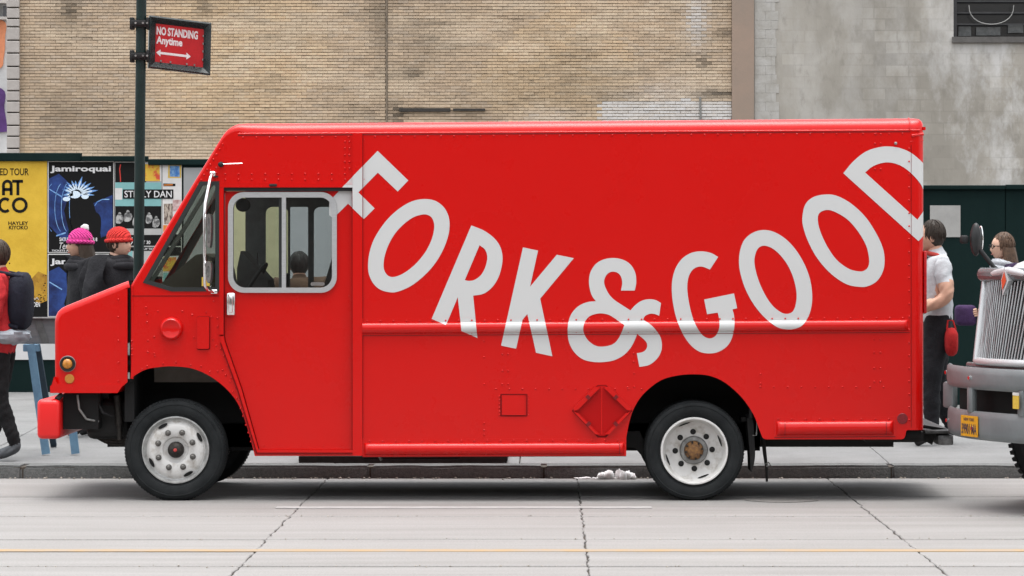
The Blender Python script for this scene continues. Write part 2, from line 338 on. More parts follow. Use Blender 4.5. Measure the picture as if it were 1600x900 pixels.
def bricks(x0, x1, z0, z1, y, seed, bw=0.19, bh=0.0555, name='bricks', parent=None):
    rnd = random.Random(seed); v = []; f = []; cols = []; r = 0; z = z0; g = 0.004
    while z < z1:
        x = x0 - (bw / 2 if r % 2 else 0)
        rowj = rnd.uniform(-.003, .003)
        while x < x1:
            a, b = max(x, x0) + g / 2, min(x + bw, x1) - g / 2; x += bw
            if b - a < 0.03: continue
            px = X0 + (a + b) / 2 / (D + y) * D * S; py = YH - (z - CH) / (D + y) * D * S
            d, wh, yel = stain_shade(px, py)
            out = rnd.uniform(0, .006) * (1 + 3 * max(0, noise.noise((a * 1.3, z * 1.9, 3.3)))) - (0.007 if (rnd.random() < .003 + .10 * max(0, d - .25)) else 0)
            ya = y - .012 - out + rowj; t, bt = z + bh - .009 - rnd.uniform(0, .005), z
            o = len(v); j = lambda: rnd.uniform(-.003, .003)
            v += [(a + j(), ya, bt), (b + j(), ya, bt + j()), (b + j(), ya, t + j()), (a + j(), ya, t), (a, y, bt), (b, y, bt), (b, y, t), (a, y, t)]
            f += [(o, o + 1, o + 2, o + 3), (o + 3, o + 2, o + 6, o + 7), (o, o + 4, o + 5, o + 1), (o, o + 3, o + 7, o + 4), (o + 1, o + 5, o + 6, o + 2)]
            c = Vector(rnd.choice(BRICKC)) * rnd.uniform(.93, 1.05)
            c = c.lerp(Vector((c.x * 1.06, c.y * 1.05, c.z * 1.0)), yel) if yel > .5 else c.lerp(Vector((c.x * .86, c.y * .88, c.z * .92)), 1 - yel)
            pl = max(0, min(.6, 1.3 * (noise.fractal((px * .012, py * .03, 12.4), 1.0, 2.0, 4) - .05)))
            if 135 < px < 340 and py > 205 + 8 * noise.noise((px * .03, py * .1, 0)): pl = .7
            c = c.lerp(Vector((.64, .52, .385)), pl); c = c.lerp(Vector((.075, .062, .048)), d); c = c.lerp(Vector((.60, .60, .60)), wh * (.8 + .2 * rnd.random()))
            cols += [(*c, 1)] * 8
        z += bh; r += 1
    me = bpy.data.meshes.new(name); me.from_pydata(v, [], f); at_ = me.color_attributes.new('tone', 'FLOAT_COLOR', 'POINT')
    at_.data.foreach_set('color', [x for c in cols for x in c]); me.materials.append(BRICK)
    o = bpy.data.objects.new(name, me); C.objects.link(o); o['kind'] = 'stuff'
    if parent: o.parent = parent
    return o
MORTAR = mat('mortar', (0.33, 0.26, 0.18), 0.95, col2=(0.20, 0.16, 0.115), vscale=2.2, bump=0.5, bscale=40)
bld = thing('brick_building', 'tall windowless tan brick wall with soot stains far behind the red van', 'building')
bx0, bxs, bx1 = ax(30, WY), ax(604, WY), ax(1143, WY)
MB().box(bx0, bx1, WY, WY + 6, 0.3, 13).build('wall', MORTAR, bld)
bricks(bx0, bxs, 2.6, 7.4, WY, 1, parent=bld)
bricks(bxs + .02, bx1, 2.6, 7.4, WY + .002, 2, parent=bld)
MB().box(bxs - .015, bxs + .018, WY - .03, WY - .001, 2.6, 7.4).build('seam_strip', mat('soot_seam', (0.12, 0.10, 0.08), 0.95, col2=(0.24, 0.19, 0.14), vscale=5, ramp=(.3, .7)), bld)
IRON = mat('old_iron', (0.055, 0.05, 0.045), 0.8, var=0.4, vscale=20)
MB().box(ax(624, WY), ax(704, WY), WY - .05, WY, az_(174.5, WY), az_(169, WY)).box(ax(708, WY), ax(758, WY), WY - .045, WY, az_(173.5, WY), az_(169.5, WY)).build('iron_lintel', IRON, bld)
MB().tube([at(1094, 152, WY - .04), at(1095, 190, WY - .04)], .02, 6).build('drain_pipe', mat('drain_grey', (.2, .2, .19), .7), bld)
pil = thing('stone_pilaster', 'narrow column of pale rusticated stone blocks at the left edge of the brick wall', 'pilaster', (ax(20, WY - .1), WY - .1, 0))
STONE = mat('pale_stone', (0.44, 0.41, 0.385), 0.9, col2=(0.36, 0.33, 0.31), vscale=3, bump=0.4, bscale=40)
MB().box(ax(12, WY), ax(30, WY) - .003, WY - .06, WY + 1, .3, 13).build('core', mat('stone_joint', (.07, .062, .055), .95), pil)
edges = [0, 13, 30, 43, 64, 84, 105, 125, 143, 159, 177, 197, 214, 233, 250]
for k in range(-6, len(edges) + 8):
    if k < 0: a, b = k * 19, (k + 1) * 19
    elif k < len(edges) - 1: a, b = edges[k], edges[k + 1]
    else: a = 250 + (k - len(edges) + 1) * 19; b = a + 19
    j = random.uniform(-1, 1)
    MB().rbox(ax(10.5 + j * .4, WY - .15), ax(30, WY - .15), WY - .16, WY - .055, az_(b, WY - .15) + .022, az_(a, WY - .15), .012, 2).build('stone_block', STONE, pil)
# neighbouring rendered wall
CEM = bpy.data.materials.new('grey_render'); CEM.use_nodes = True
def render_wall(m, base, dark, light, sc):
    t = m.node_tree; b = t.nodes['Principled BSDF']; b.inputs['Roughness'].default_value = .92; b.inputs['Specular IOR Level'].default_value = .2
    g = t.nodes.new('ShaderNodeNewGeometry'); mp = t.nodes.new('ShaderNodeMapping'); mp.inputs['Scale'].default_value = (1, 1, .55); t.links.new(g.outputs['Position'], mp.inputs[0])
    def nz(s, d=6, r=.6):
        n = t.nodes.new('ShaderNodeTexNoise'); n.inputs['Scale'].default_value = s; n.inputs['Detail'].default_value = d; n.inputs['Roughness'].default_value = r; t.links.new(mp.outputs[0], n.inputs['Vector']); return n.outputs['Fac']
    def rng(v, a, b_):
        r = t.nodes.new('ShaderNodeMapRange'); r.inputs[1].default_value = a; r.inputs[2].default_value = b_; t.links.new(v, r.inputs[0]); return r.outputs[0]
    def mix(fac, A, Bc):
        x = t.nodes.new('ShaderNodeMix'); x.data_type = 'RGBA'; t.links.new(fac, x.inputs[0])
        if isinstance(A, tuple): x.inputs[6].default_value = (*A, 1)
        else: t.links.new(A, x.inputs[6])
        x.inputs[7].default_value = (*Bc, 1); return x.outputs[2]
    c = mix(rng(nz(sc), .40, .58), base, dark)
    sx_ = t.nodes.new('ShaderNodeSeparateXYZ'); t.links.new(g.outputs['Position'], sx_.inputs[0])
    gx = rng(sx_.outputs[0], ax(1380, WY), ax(1600, WY))       # whitewash is kept towards the right end of this wall
    pw = t.nodes.new('ShaderNodeMath'); pw.operation = 'MULTIPLY'; ad = t.nodes.new('ShaderNodeMath'); ad.operation = 'MULTIPLY_ADD'; ad.inputs[1].default_value = .68; ad.inputs[2].default_value = .24
    t.links.new(gx, ad.inputs[0]); t.links.new(rng(nz(sc * 1.4, 8, .68), .47, .62), pw.inputs[0]); t.links.new(ad.outputs[0], pw.inputs[1])
    c = mix(pw.outputs[0], c, light)
    n3 = nz(sc * 9, 5); f3 = t.nodes.new('ShaderNodeMath'); f3.operation = 'MULTIPLY'; f3.inputs[1].default_value = .5; t.links.new(rng(n3, .55, .75), f3.inputs[0])
    c = mix(f3.outputs[0], c, tuple(x * .75 for x in dark))
    sep = t.nodes.new('ShaderNodeCombineXYZ'); t.links.new(sx_.outputs[0], sep.inputs[0]); t.links.new(sx_.outputs[2], sep.inputs[1])
    bk = t.nodes.new('ShaderNodeTexBrick'); bk.inputs['Scale'].default_value = 1.0; bk.inputs['Brick Width'].default_value = .42; bk.inputs['Row Height'].default_value = .21; bk.inputs['Mortar Size'].default_value = .012
    bk.inputs['Color1'].default_value = (.36, .36, .36, 1); bk.inputs['Color2'].default_value = (.64, .64, .64, 1); bk.inputs['Mortar'].default_value = (.42, .42, .42, 1); t.links.new(sep.outputs[0], bk.inputs['Vector'])
    ov = t.nodes.new('ShaderNodeMix'); ov.data_type = 'RGBA'; ov.blend_type = 'OVERLAY'; t.links.new(c, ov.inputs[6]); t.links.new(bk.outputs[0], ov.inputs[7])
    mk = t.nodes.new('ShaderNodeMath'); mk.operation = 'MULTIPLY'; mk.inputs[1].default_value = .45; t.links.new(rng(nz(sc * .9, 5), .40, .62), mk.inputs[0]); t.links.new(mk.outputs[0], ov.inputs[0]); c = ov.outputs[2]
    t.links.new(c, b.inputs['Base Color'])
    bp = t.nodes.new('ShaderNodeBump'); bp.inputs['Strength'].default_value = .5; bp.inputs['Distance'].default_value = .02; t.links.new(nz(sc * 6, 8), bp.inputs['Height']); t.links.new(bp.outputs[0], b.inputs['Normal'])
render_wall(CEM, (0.355, 0.334, 0.297), (0.28, 0.262, 0.23), (0.56, 0.555, 0.545), .8)
cb = thing('rendered_building', 'grey cement rendered wall with whitewash patches and one barred window, upper right', 'building')
cx0, cx1 = ax(1178, WY), ax(1900, WY)
wz0, wz1, wx0, wx1 = az_(65, WY), az_(-75, WY), ax(1490, WY), ax(1690, WY)
MB().plate([[(cx0, .3), (cx1, .3), (cx1, 13), (cx0, 13)], [(wx0, wz0), (wx0, wz1), (wx1, wz1), (wx1, wz0)]], WY + .01, WY + .4).box(cx0, cx1, WY + .4, WY + 6, .3, 13).build('wall', CEM, cb)
MB().box(ax(1143, WY) + .003, ax(1178, WY) - .003, WY - .07, WY + 3, .3, 13).build('corner_strip', mat('brown_strip', (0.315, 0.235, 0.185), .9, col2=(0.27, 0.215, 0.175), vscale=1.2, bump=.2, bscale=30), cb)
BLK = mat('whitewashed_block', (0.43, 0.42, 0.40), .9, col2=(0.33, 0.315, 0.285), vscale=4, bump=.4, bscale=30)
rnd = random.Random(5); z = 2.6; r = 0
while z < 7.6:
    x = ax(1179, WY); xe = ax(1214, WY) + rnd.uniform(-.03, .04); h = .165
    cuts = [x, x + (.2 if r % 2 else .3), xe] 
    for a, b in zip(cuts[:-1], cuts[1:]):
        if b - a > .03: MB().rbox(a + .0015, b - .0015, WY + .004 - rnd.uniform(0, .003), WY + .02, z, z + h - .003, .001, 1).build('block', BLK, cb)
    z += h; r += 1
wn = MB().box(wx0, wx1, WY + .3, WY + .32, wz0, wz1).build('window', mat('dark_pane', (.012, .013, .014), .15, spec=.6), cb)
DARKF = mat('dark_window_frame', (.05, .05, .052), .6, var=.3, vscale=10)
MB().box(wx0 - .03, wx1 + .03, WY - .06, WY + .29, wz0 - .02, wz0 + .085).build('sill', mat('sill_grey', (.12, .115, .11), .7, var=.3, vscale=8), wn)
MB().box(wx0 + .002, wx0 + .07, WY + .1, WY + .2, wz0 + .087, wz1).build('frame', DARKF, wn)
for py in (37, 19, 1, -17, -35): MB().box(wx0 + .01, wx1, WY + .14, WY + .17, az_(py + 1.2, WY), az_(py - 1.2, WY)).build('bar', DARKF, wn)
MB().tube([at(1514 + 35 * (1 - math.cos(t)), 8 + 30 * math.sin(t) ** .8, WY + .08) for t in [math.pi * k / 14 for k in range(15)]], .008, 6).build('cable', mat('pale_cable', (.32, .32, .31), .6), wn)
MB().box(ax(1500, WY), ax(1520, WY), WY + .24, WY + .28, az_(55, WY), az_(40, WY)).box(ax(1528, WY), ax(1566, WY), WY + .24, WY + .28, az_(54, WY), az_(41, WY)).box(ax(1578, WY), ax(1602, WY), WY + .24, WY + .28, az_(50, WY), az_(37, WY)).build('paper_sheet', mat('grey_sheet', (.13, .135, .135), .7, var=.4, vscale=12), wn)
# buildings on the other side of the street, behind the viewpoint: added unseen, to block low sky and darken reflections
for bi, (xa, xb, hh, colr) in enumerate(((-52, -27, 11, (.20, .12, .09)), (-26.6, -8, 13, (.24, .20, .16)), (-7.6, 10, 9.5, (.17, .15, .14)), (10.4, 29, 12, (.23, .15, .11)), (29.4, 54, 11, (.25, .23, .20)))):
    t = thing('added_facing_building', ('leftmost', 'second', 'middle', 'fourth', 'rightmost')[bi] + ' building added across the street behind the viewpoint, outside the photo', 'building', ((xa + xb) / 2, -40, 0), group='added buildings across the street')
    MB().box(xa, xb, -52, -40, -.05, hh).build('wall', mat('facing_wall%d' % bi, colr, .9, var=.25, vscale=.6), t)
    wx = xa + 1.2
    pane = None
    while wx < xb - 2.2:
        wz = 4.2
        while wz < hh - 2.5:
            MB().box(wx, wx + 1.3, -40.02, -39.97, wz, wz + 1.9).build('window', mat('facing_glass', (.03, .035, .04), .1, spec=.6), t); wz += 3.4
        wx += 2.9
    MB().box(xa, xb, -40.3, -39.7, hh, hh + .5).build('cornice', STONE, t)
# far facade glimpsed past the pilaster
fb = thing('far_building', 'pale ornate facade with orange and purple mural seen past the stone pilaster, far left', 'building')
FY = 60.0
fx = lambda p: ax(p, FY)
MB().box(fx(-260), fx(14), FY, FY + 5, .5, 18).build('wall', mat('far_pale', (.52, .52, .52), .9, var=.25, vscale=2, bump=.5, bscale=6), fb)
MB().plate([crom([(fx(-60), az_(40, FY)), (fx(4), az_(32, FY)), (fx(8), az_(60, FY)), (fx(6), az_(90, FY)), (fx(-4), az_(108, FY)), (fx(-70), az_(104, FY))])], FY - .06, FY - .001).build('orange_mural', mat('orange_paint', (.58, .22, .11), .8, var=.15), fb)
MB().plate([crom([(fx(-70), az_(140, FY)), (fx(2), az_(138, FY)), (fx(7), az_(170, FY)), (fx(11), az_(196, FY)), (fx(11), az_(206, FY)), (fx(-70), az_(200, FY))])], FY - .06, FY - .001).build('purple_mural', mat('purple_paint', (.085, .035, .15), .8, var=.4, vscale=3), fb)
MB().box(fx(-60), fx(12), FY - .25, FY - .001, az_(31, FY), az_(27, FY)).box(fx(-60), fx(12), FY - .35, FY - .001, az_(6, FY), az_(1, FY)).build('cornice', STONE, fb)
for k in range(5): MB().box(fx(-50 + 14 * k), fx(-44 + 14 * k), FY - .12, FY - .001, az_(26, FY), az_(10, FY)).build('window', mat('far_dark', (.08, .08, .085), .5), fb)

# ------------------------------------------------------------------ hoarding fences
GREEN = mat('dark_green_hoarding', (0.0018, 0.0105, 0.0100), 0.7, col2=(0.004, 0.015, 0.014), vscale=3, stretch=(1, 1, .3), bump=.15, bscale=25, spec=.12)
FL, FR = 11.5, 9.5
def fence(name, label, Y, px0, px1, toppx, seams, capsegs):
    t = thing(name, label, 'fence', (ax((px0 + px1) / 2, Y), Y, sz(Y)))
    xs_ = [px0] + seams + [px1]
    for a, b in zip(xs_[:-1], xs_[1:]):
        MB().rbox(ax(a, Y) + .004, ax(b, Y) - .004, Y, Y + .02, sz(Y) - .01, az_(toppx, Y), .003, 1).build('panel', GREEN, t)
        MB().box(ax(a, Y) - .045, ax(a, Y) + .045, Y + .022, Y + .11, sz(Y) - .01, az_(toppx, Y) - .02).build('post', GREEN, t)
    for (a, b, t0, t1) in capsegs:
        MB().rbox(ax(a, Y), ax(b, Y) - .004, Y - .045, Y + .06, az_(t1, Y), az_(t0, Y), .006, 1).build('cap_board', GREEN, t)
    return t
fl = fence('hoarding_fence', 'dark green plywood hoarding covered with pasted posters, left of the red van', FL, -260, 640, 252, [-130, 0, 130, 286, 418, 540], [(-260, 128, 239, 252), (128, 232, 244, 252), (232, 640, 249, 258)])
MB().box(ax(-200, FL), ax(284, FL), FL - .02, FL - .001, az_(562, FL), az_(528, FL)).build('white_board', mat('white_board_paint', (.58, .58, .58), .7, var=.15, vscale=3), fl)
fr = fence('hoarding_fence', 'dark green plywood hoarding with a blank grey sheet, right of the red van', FR, 640, 1860, 292, [770, 900, 1040, 1180, 1310, 1440, 1571, 1710], [(640, 1571, 289.5, 296), (1571, 1860, 288.5, 296)])
MB().box(ax(640, FR) - .05, ax(640, FR), FR + .08, FL, .25, az_(292, FR)).build('panel', GREEN, fr)
def sheet(px0, px1, py0, py1, Y, m, name='poster', t=.003, off=.0):
    return MB().plate([[(ax(px0, Y), az_(py1, Y)), (ax(px1, Y), az_(py1, Y)), (ax(px1, Y), az_(py0, Y)), (ax(px0, Y), az_(py0, Y))]], Y - off - t, Y - off).build(name, m)
tag(sheet(1453, 1500.5, 321, 370.5, FR, mat('grey_notice', (.36, .36, .345), .7, var=.2, vscale=4), 'notice_board', .012), 'blank pale grey sheet fixed to the right green hoarding', 'notice')
tag(sheet(287, 352, 262, 480, FL, mat('grey_sheet2', (.30, .31, .31), .6, var=.12, vscale=3), 'sheet_metal', .008), 'plain grey metal sheet on the hoarding beside the white poster', 'metal sheet')
tag(sheet(354, 450, 262, 480, FL, mat('pale_yellow_sheet', (.52, .50, .30), .8, var=.2, vscale=2), 'poster', .004), 'faded pale yellow sheet on the hoarding, seen through the van windows', 'poster')
tag(sheet(451, 545, 262, 480, FL, mat('pale_grey_sheet', (.44, .46, .475), .8, var=.1, vscale=2), 'poster', .004), 'pale blue grey sheet on the hoarding, seen through the van door window', 'poster')

# ------------------------------------------------------------------ posters
PY = FL - .003
def pm(px, py, l=1): return (ax(px, PY), PY - .0012 * l, az_(py, PY))
def poly(pts, l=1):
    m = MB(); tri = tessellate_polygon([[Vector((p[0], -p[1], 0)) for p in pts]])
    m.add([pm(p[0], p[1], l) for p in pts], [tuple(t) for t in tri]); return m
def polys(lst, l=1):
    m = MB()
    for p in lst: k = poly(p, l); m.add(k.v, k.f)
    return m
def rect(a, b, c, d): return [(a, d), (b, d), (b, c), (a, c)]
def stroke(pts, w):
    L, Rr = [], []
    for i, p in enumerate(pts):
        a = Vector(pts[max(i - 1, 0)]); b = Vector(pts[min(i + 1, len(pts) - 1)]); d = (b - a).normalized(); n = Vector((-d.y, d.x)) * w / 2
        L.append((p[0] + n.x, p[1] + n.y)); Rr.append((p[0] - n.x, p[1] - n.y))
    return L + Rr[::-1]
def ptext(s, a, b, c, d, l=2, bold=0., shear=0.):
    m = MB(); add_text(m, s, a, b, -d, -c, 0, bold, shear, mp=lambda x, z: pm(x, -z, l)); return m
INK = mat('black_ink', (.008, .008, .008), .8, spec=.15); INKW = mat('white_ink', (.62, .62, .62), .75)
INKB = mat('blue_ink', (.02, .055, .22), .7, col2=(.006, .012, .06), vscale=5); INKL = mat('light_blue_ink', (.25, .46, .72), .7, col2=(.06, .17, .48), vscale=14); INKS = mat('pale_blue_ink', (.62, .74, .85), .7)
TEAL = mat('teal_ink', (.20, .42, .42), .75, var=.15)
# yellow concert poster
yp = tag(sheet(-58, 73.5, 252, 495, FL, mat('yellow_poster', (.66, .43, .045), .75, col2=(.56, .35, .03), vscale=3, bump=.35, bscale=5, bdist=.02), 'poster'), 'large yellow concert poster with black lettering at the left edge of the photo', 'poster')
m = ptext('ED TOUR', 0, 45, 263, 274, 2, .012)
for s, a, b, c, d, bo in (('HAYLEY', 13, 44, 346, 351.5, .02), ('KIYOKO', 14, 43.5, 352.5, 358.5, .02)):
    k = ptext(s, a, b, c, d, 2, bo); m.add(k.v, k.f)
for st in ([(5.5, 305), (5.5, 291)] + [(11.5 - 6 * math.cos(t), 289 - 6 * math.sin(t)) for t in [math.pi * i / 10 for i in range(11)]] + [(17.5, 291), (17.5, 305)], [(5.5, 296), (17.5, 296)], [(19, 283.2), (36, 283.2)], [(28, 283), (28, 305)],
           [(8 + 8.8 * math.cos(R(a)), 320.5 + 10 * math.sin(R(a))) for a in range(-50, -311, -20)], [(31 + 10.2 * math.cos(R(a)), 320.5 + 10 * math.sin(R(a))) for a in range(0, 361, 20)]):
    k = poly(stroke(st, 4.6), 2); m.add(k.v, k.f)
m.build('print', INK, yp)
rnd = random.Random(11)
low = [(-58, 495), (73.5, 495), (73.5, 470)] + crom([(73.5, 470), (60, 474), (50, 466), (42, 470), (36, 455), (26, 452), (10, 440), (-10, 445), (-58, 430)], 4, closed=False)[1:]
m = poly(low, 1)
for k in range(150):
    a = rnd.uniform(-10, 72); b = 480 - abs(rnd.gauss(0, 26)); r = rnd.uniform(.3, 1.3)
    kk = poly(circ(a, b, r, 7), 1); m.add(kk.v, kk.f)
m.build('print', INK, yp)
brn = poly([(73, 495), (73, 430)] + [(60, 424), (45, 440), (30, 436), (10, 470), (-10, 495)], .5); brn.build('print', mat('brown_ink', (.30, .15, .02), .8, col2=(.50, .29, .03), vscale=9, ramp=(.3, .6)), yp)
m = ptext('4', 41.5, 51.5, 449, 461, 3, .06)
k = poly(stroke([(42 + i * 1.0, 466.5 + 1.8 * math.sin(i * 1.1)) for i in range(20)], .7), 3); m.add(k.v, k.f)
for s, a, b, c, d, bo, sh in (('GARDEN', 42, 62.5, 472, 479.5, .03, 0),):
    k = ptext(s, a, b, c, d, 3, bo, sh); m.add(k.v, k.f)
m.build('print', INKW, yp)
# blue and black concert posters (one whole, one cut below)
def blue_poster(y0, h, label, cut):
    p = tag(sheet(74.5, 178, y0, y0 + h, FL, WHITEP, 'poster'), label, 'poster')
    Q = lambda l: [(a, y0 + (b - 252)) for a, b in l]
    lim = y0 + h - 1.2
    clip = lambda l: [(a, min(b, lim)) for a, b in l]
    poly(rect(76, 177, y0 + 1.6, lim), 1).build('print', INK, p)
    gl = polys([clip(Q([(76, 280), (92, 272), (112, 290), (100, 330), (110, 370), (100, 378), (76, 352)]))] + ([] if cut else [clip(Q([(146, 318), (176, 305), (176, 365), (158, 372), (154, 345)]))]), 2); gl.build('print', INKB, p)
    ar = []
    for k, (x, c) in enumerate(((80, 16), (92, 12), (101, 11), (110, 8))):
        ar.append(stroke([(x + 14 - c * math.sin(t) * 1.2 - 6, 285 + 80 * (1 - math.cos(t)) / 2) for t in [math.pi * (.12 + .76 * i / 10) for i in range(11)]], .9))
    ar += [stroke([(76, 296), (97, 308)], 2.0), stroke([(148, 322), (152, 316), (160, 312), (171, 312)], 1.4), stroke([(88, 369), (103, 364)], 2.2)]
    ar = [[(max(x_, 77), y_) for x_, y_ in Q(a)] for a in ar]; ar = [a for a in ar if max(q_[1] for q_ in a) < lim]
    if ar: polys(ar, 3).build('print', INKL, p)
    k = ptext('Jamiroquai', 78.5, 173.5, y0 + 7.5, y0 + 19, 3, .03); k.build('print', INKW, p)
    if not cut:
        cx, cy = 120, 302; sp = []; sw = []
        rr = random.Random(4)
        for ang, ln in ((-164, 24), (-150, 22), (-132, 24), (-112, 22), (-96, 20), (-72, 28), (-52, 24), (-36, 28), (-20, 30), (-8, 34), (6, 28), (172, 22), (158, 20)):
            a = R(ang); d = Vector((math.cos(a), math.sin(a))); n = Vector((-d.y, d.x)); c = Vector((cx, cy)); t = c + d * ln
            sp.append([tuple(c + n * 4), tuple(c + d * ln * .6 + n * 2.6), tuple(t), tuple(c + d * ln * .6 - n * 2.6), tuple(c - n * 4)])
            sw.append([tuple(c + d * 6 + n * 1.6), tuple(c + d * ln * .72 + n * .7), tuple(c + d * ln * .72 - n * .9), tuple(c + d * 6 - n * 1.2)])
        polys(sp, 3).build('print', INKL, p); polys(sw + [circ(117, 304, 9, 12, 6), circ(104, 311, 6, 10, 3.5), circ(133, 307, 6, 10, 4)], 4).build('print', INKS, p)
        poly(crom([(122, 316), (135, 318), (142, 328), (154, 334), (158, 345), (156, 368), (150, 392), (108, 392), (107, 365), (110, 338), (120, 330)]), 3).build('print', INK, p)
        m = ptext('SATURDAY NOVEMBER 8', 93, 152, 371, 377, 5, .03); k = ptext('Ter', 93, 107, 379, 389, 5, 0, .35); m.add(k.v, k.f); k = ptext('TICKETS AND INFO', 81, 130, 390.2, 393, 5, .02); m.add(k.v, k.f)
        m.build('print', INKW, p)
blue_poster(251.5, 143.5, 'black concert poster with glowing blue spiky headdress, beside the yellow poster', False)
blue_poster(396.5, 98.5, 'lower black concert poster with blue arcs, cut off below the spiky blue one', True)
# lettered poster of black, teal and white
sp_ = tag(sheet(179, 253, 252.5, 495, FL, mat('grey_poster', (.42, .42, .41), .8, var=.15), 'poster'), 'poster with teal band and a black title strip, partly behind the sign post', 'poster')
polys([rect(180, 228, 254, 285), rect(180, 252, 322, 357), rect(180, 253, 367, 384), rect(180, 253, 386, 392)], 1).build('print', INK, sp_)
poly(rect(180, 252, 285, 322), 1).build('print', TEAL, sp_)
polys([rect(180, 191, 294, 312), rect(227, 252, 254, 283)], 2).build('print', WHITEP, sp_)
poly(rect(192, 271, 296, 310.5), 4.2).build('print', INK, sp_)
ptext('STEELY DAN', 194.5, 268.5, 298, 308.5, 5, .01).build('print', INKW, sp_)
polys([stroke([(188.5, 257), (187, 264), (188, 275), (188.5, 284)], 1.6)], 3).build('print', mat('red_ink', (.5, .04, .03), .7), sp_)
rr = random.Random(9); ph = []
for cx_, cy_, s_ in ((187, 334, 4), (200, 331, 4.5), (213, 338, 4), (233, 334, 3.5), (244, 340, 4)):
    ph += [circ(cx_, cy_, s_ * .62, 9), crom([(cx_ - s_, cy_ + 2), (cx_ + s_, cy_ + 2), (cx_ + s_ * 1.5, cy_ + 9), (cx_ + s_ * .4, cy_ + 15), (cx_ - s_ * 1.4, cy_ + 14)], 3)]
polys(ph, 3).build('print', mat('photo_grey', (.40, .40, .39), .8, col2=(.10, .10, .10), vscale=16, ramp=(.42, .56)), sp_)
m = ptext('9 N', 197, 207, 370.5, 375, 3, .03)
for s, a, b, c, d in (('17', 201, 208, 377.5, 382), ('T 30', 223, 235, 376, 381.5), ('BUY TICKETS', 222, 250, 387.5, 390.5), ('ST', 196, 207, 436, 442)):
    k = ptext(s, a, b, c, d, 3, .02); m.add(k.v, k.f)
m.build('print', INKW, sp_)
polys([rect(180, 207, 392, 425)], 1).build('print', TEAL, sp_)
poly(rect(180, 253, 432, 495), 1).build('print', INK, sp_)
wp = tag(sheet(253.8, 284, 255, 495, FL, WHITEP, 'poster', .003), 'torn white poster with small colourful pictures at the right end of the posters', 'poster')
def patch(a, b, c, d, m, par, l=1): poly([(a + rr.uniform(-.6, .6), d), (b, d + rr.uniform(-.6, .6)), (b + rr.uniform(-.6, .6), c), (a, c + rr.uniform(-.6, .6))], l).build('print', m, par)
patch(227, 250, 256, 283, mat('yellow_red_print', (.62, .40, .05), .8, col2=(.55, .08, .04), vscale=13, ramp=(.42, .52)), sp_, 3)
patch(263, 283, 257, 278, mat('ochre_print', (.55, .38, .08), .8), wp, 1)
patch(265.5, 281, 259, 276, mat('blue_print', (.05, .16, .42), .8, col2=(.20, .36, .55), vscale=14, ramp=(.42, .56)), wp, 2)
patch(255, 274, 287, 291, INK, wp); patch(256, 270, 287.8, 290, mat('orange_print', (.6, .2, .04), .8), wp, 2)
patch(256, 270, 318, 350, mat('brown_stripe_print', (.42, .36, .30), .8, col2=(.10, .07, .06), vscale=18, stretch=(2.5, 1, .6), ramp=(.44, .54)), wp)
patch(270, 283, 312, 330, mat('pink_print', (.6, .48, .46), .8, col2=(.34, .20, .19), vscale=20), wp); patch(255, 268, 352, 362, mat('orange_print', (.6, .2, .04), .8), wp)
patch(254.5, 283, 366, 384, INK, wp); patch(254.5, 283, 386, 400, INK, wp)
patch(255, 275, 402, 424, mat('yellow_red_print', (1, 1, 1)), wp); patch(255, 283, 426, 470, TEAL, wp)
rr = random.Random(2)
# torn strips above the white poster
m = polys([[(232, 255), (254, 255), (258, 251.5), (246, 250.5), (236, 252)]], 1); m.build('torn_edge', WHITEP, wp)

# ------------------------------------------------------------------ street sign and post
PG = mat('green_black_paint', (.0055, .017, .016), .45, col2=(.010, .024, .022), vscale=9, spec=.25, bump=.06, bscale=40)
PYY = 3.02
post = thing('sign_post', 'dark green round metal sign post standing behind the hood of the red van', 'post', (ax(214, PYY), PYY, sz(PYY)))
pt = at(221.5, -60, PYY); pb = Vector((ax(213.5, PYY), PYY, sz(PYY) - .005))
MB().tube([pb, pt], .042, 20).build('pole', PG, post, smooth=40)
MB().lathe([(.09, 0), (.09, .012), (.075, .02), (.055, .05), (.05, .12)], pb + Vector((0, 0, .003)), 20, 'z').build('base', PG, post, smooth=40)
sign = thing('street_sign', 'red no standing sign in a black frame clamped high on the green post', 'sign', tuple(at(232, 66, PYY)))
for cy in (37, 88):
    c = at(219.5, cy, PYY)
    m = MB().lathe([(.047, -.03), (.062, -.03), (.062, .03), (.047, .03)], c, 18, 'z')
    m.rbox(c.x - .085, c.x - .05, c.y - .035, c.y + .035, c.z - .05, c.z + .05, .006, 2).rbox(c.x + .05, c.x + .075, c.y - .04, c.y + .04, c.z - .05, c.z + .05, .006, 2)
    m.rbox(c.x - .07, c.x + .05, c.y - .075, c.y - .05, c.z - .022, c.z + .022, .006, 2)
    cl = m.build('clamp', BLACKM, sign, smooth=40)
    for dx in (-.03, .03, .064): MB().lathe([(.009, -.085), (.009, -.07)], (c.x + dx, c.y, c.z + .0), 8).build('bolt', GREYST, cl)
